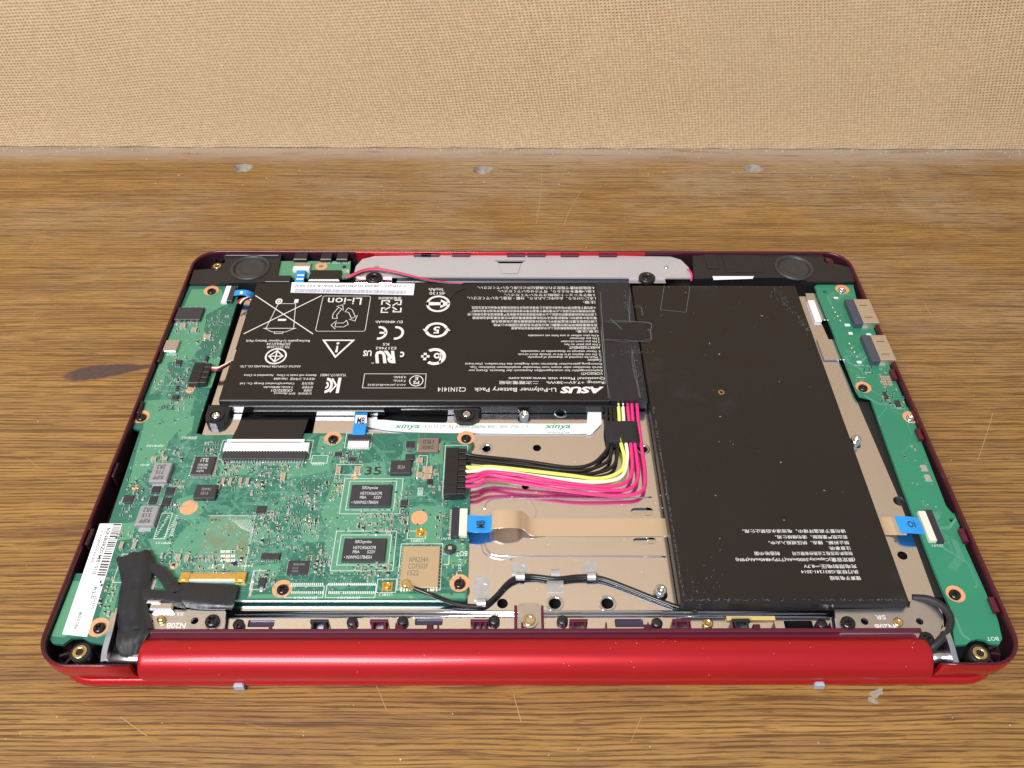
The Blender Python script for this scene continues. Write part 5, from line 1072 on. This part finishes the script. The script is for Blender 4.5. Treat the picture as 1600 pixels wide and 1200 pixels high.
dk = wire([(1425, 934, 9.4), (1450, 936, 10.6), (1468, 944, 11.2), (1482, 958, 11.4), (1485, 975, 11.2), (1474, 995, 10.8), (1458, 1010, 9.6), (1447, 1020, 7.5)], 1.15, 'rubber', laptop, 'hinge_cable'); dk['label'] = 'dark grey cable curling over the hinge beside the board with USB ports'
spw = bpy.data.objects.new('speaker_wires', None); COL.objects.link(spw); spw.parent = laptop
for i, (mt, dy) in enumerate((('wire_red', 0), ('wire_pink', 2), ('wire_black', 4))):
    wire([(538, 434+dy*.5, 11), (552, 428+dy, 11.8), (570, 421+dy, 12.6), (590, 419.5+dy, 12.8), (615, 424+dy*.8, 12.5), (640, 430+dy*.7, 12.2), (668, 437+dy*.5, 12), (700, 441.5+dy*.3, 12.3), (724, 443+dy*.2, 12.8)], .38, mt, spw, n=6)
wire([(1074, 421, 11.5), (1079, 425, 12), (1081, 431, 12), (1080, 439, 11)], .42, 'wire_pink', spw, n=6)
for mt, dy in (('wire_white', 0), ('wire_red', 3), ('wire_black', 6)):
    wire([(329, 574+dy, 11), (340, 575+dy*.7, 11.2), (350, 571+dy*.5, 11), (359, 566+dy*.4, 10.5), (368, 562, 9.5)], .45, mt, spw, n=6)
for mt, dx in (('wire_red', 0), ('wire_white', 4), ('wire_black', 8)):
    wire([(371+dx, 474, 10.8), (376+dx, 468, 11.2), (384+dx, 466, 11), (392+dx, 470, 10)], .4, mt, spw, n=6)
# steel and dark fittings seen between the cell and the side board
for q, mt in (((1262, 470, 1284, 502), 'paper'), ((1258, 458, 1296, 500), 'steel'), ((1276, 530, 1322, 562), 'steel')):
    a = bb(*q, 8.2); mb = MB(); mb.box(a[0], a[1], a[2], a[3], 7.6, 8.6 if mt == 'paper' else 8.2, 0, .1); mb.build('steel_fitting' if mt != 'paper' else 'white_pad', mt, plate)
mb = MB(); ed = [Vector(p) for p in right_edge]; mb.prism([tuple(ed[0]), (ed[0].x+4.5, ed[0].y), (ed[2].x+4.5, ed[2].y), tuple(ed[2])], 5.5, 7.0); mb.build('foam_strip', 'rubber', laptop)
mb = MB(); rnd = random.Random(33)   # dust specks on the boards and the tray
for _ in range(170):
    px, py = rnd.choice(((rnd.uniform(745, 1040), rnd.uniform(690, 950)), (rnd.uniform(220, 1440), rnd.uniform(995, 1045)), (rnd.uniform(350, 1300), rnd.uniform(960, 990))))
    z_ = ZP+.03 if py < 990 else None
    if z_ is None: continue
    x, y = P(px, py, z_)
    if any(inside((x, y), h) for h in th): continue
    r = rnd.uniform(.08, .22); mb.rings([[(x+r*math.cos(2*PI*j/5), y+r*.8*math.sin(2*PI*j/5), z_+h) for j in range(5)] for h in (0, r*.6)])
mb.build('dust_specks', 'dust', plate, True)

LIFT = 0.0
mb = MB(); rnd = random.Random(55)
for _ in range(34):
    x = rnd.uniform(GL+4, GR-4); a = math.radians(rnd.uniform(60, 170)); r = rnd.uniform(.04, .11)
    c0 = Vector((x, bc+(br+.01)*math.cos(a), bz+(br+.01)*math.sin(a))); nrm = Vector((0, math.cos(a), math.sin(a))); tg = Vector((0, -math.sin(a), math.cos(a)))
    ring = [tuple(c0+Vector((1, 0, 0))*r*math.cos(j*2*PI/5)*rnd.uniform(.7, 1.5)+tg*r*math.sin(j*2*PI/5)) for j in range(5)]
    mb.rings([ring, [tuple(Vector(q)*1+nrm*.06) for q in ring]])
mb.build('lint_specks', 'dust', laptop, True)
COL.objects.unlink(_to); bpy.data.objects.remove(_to)
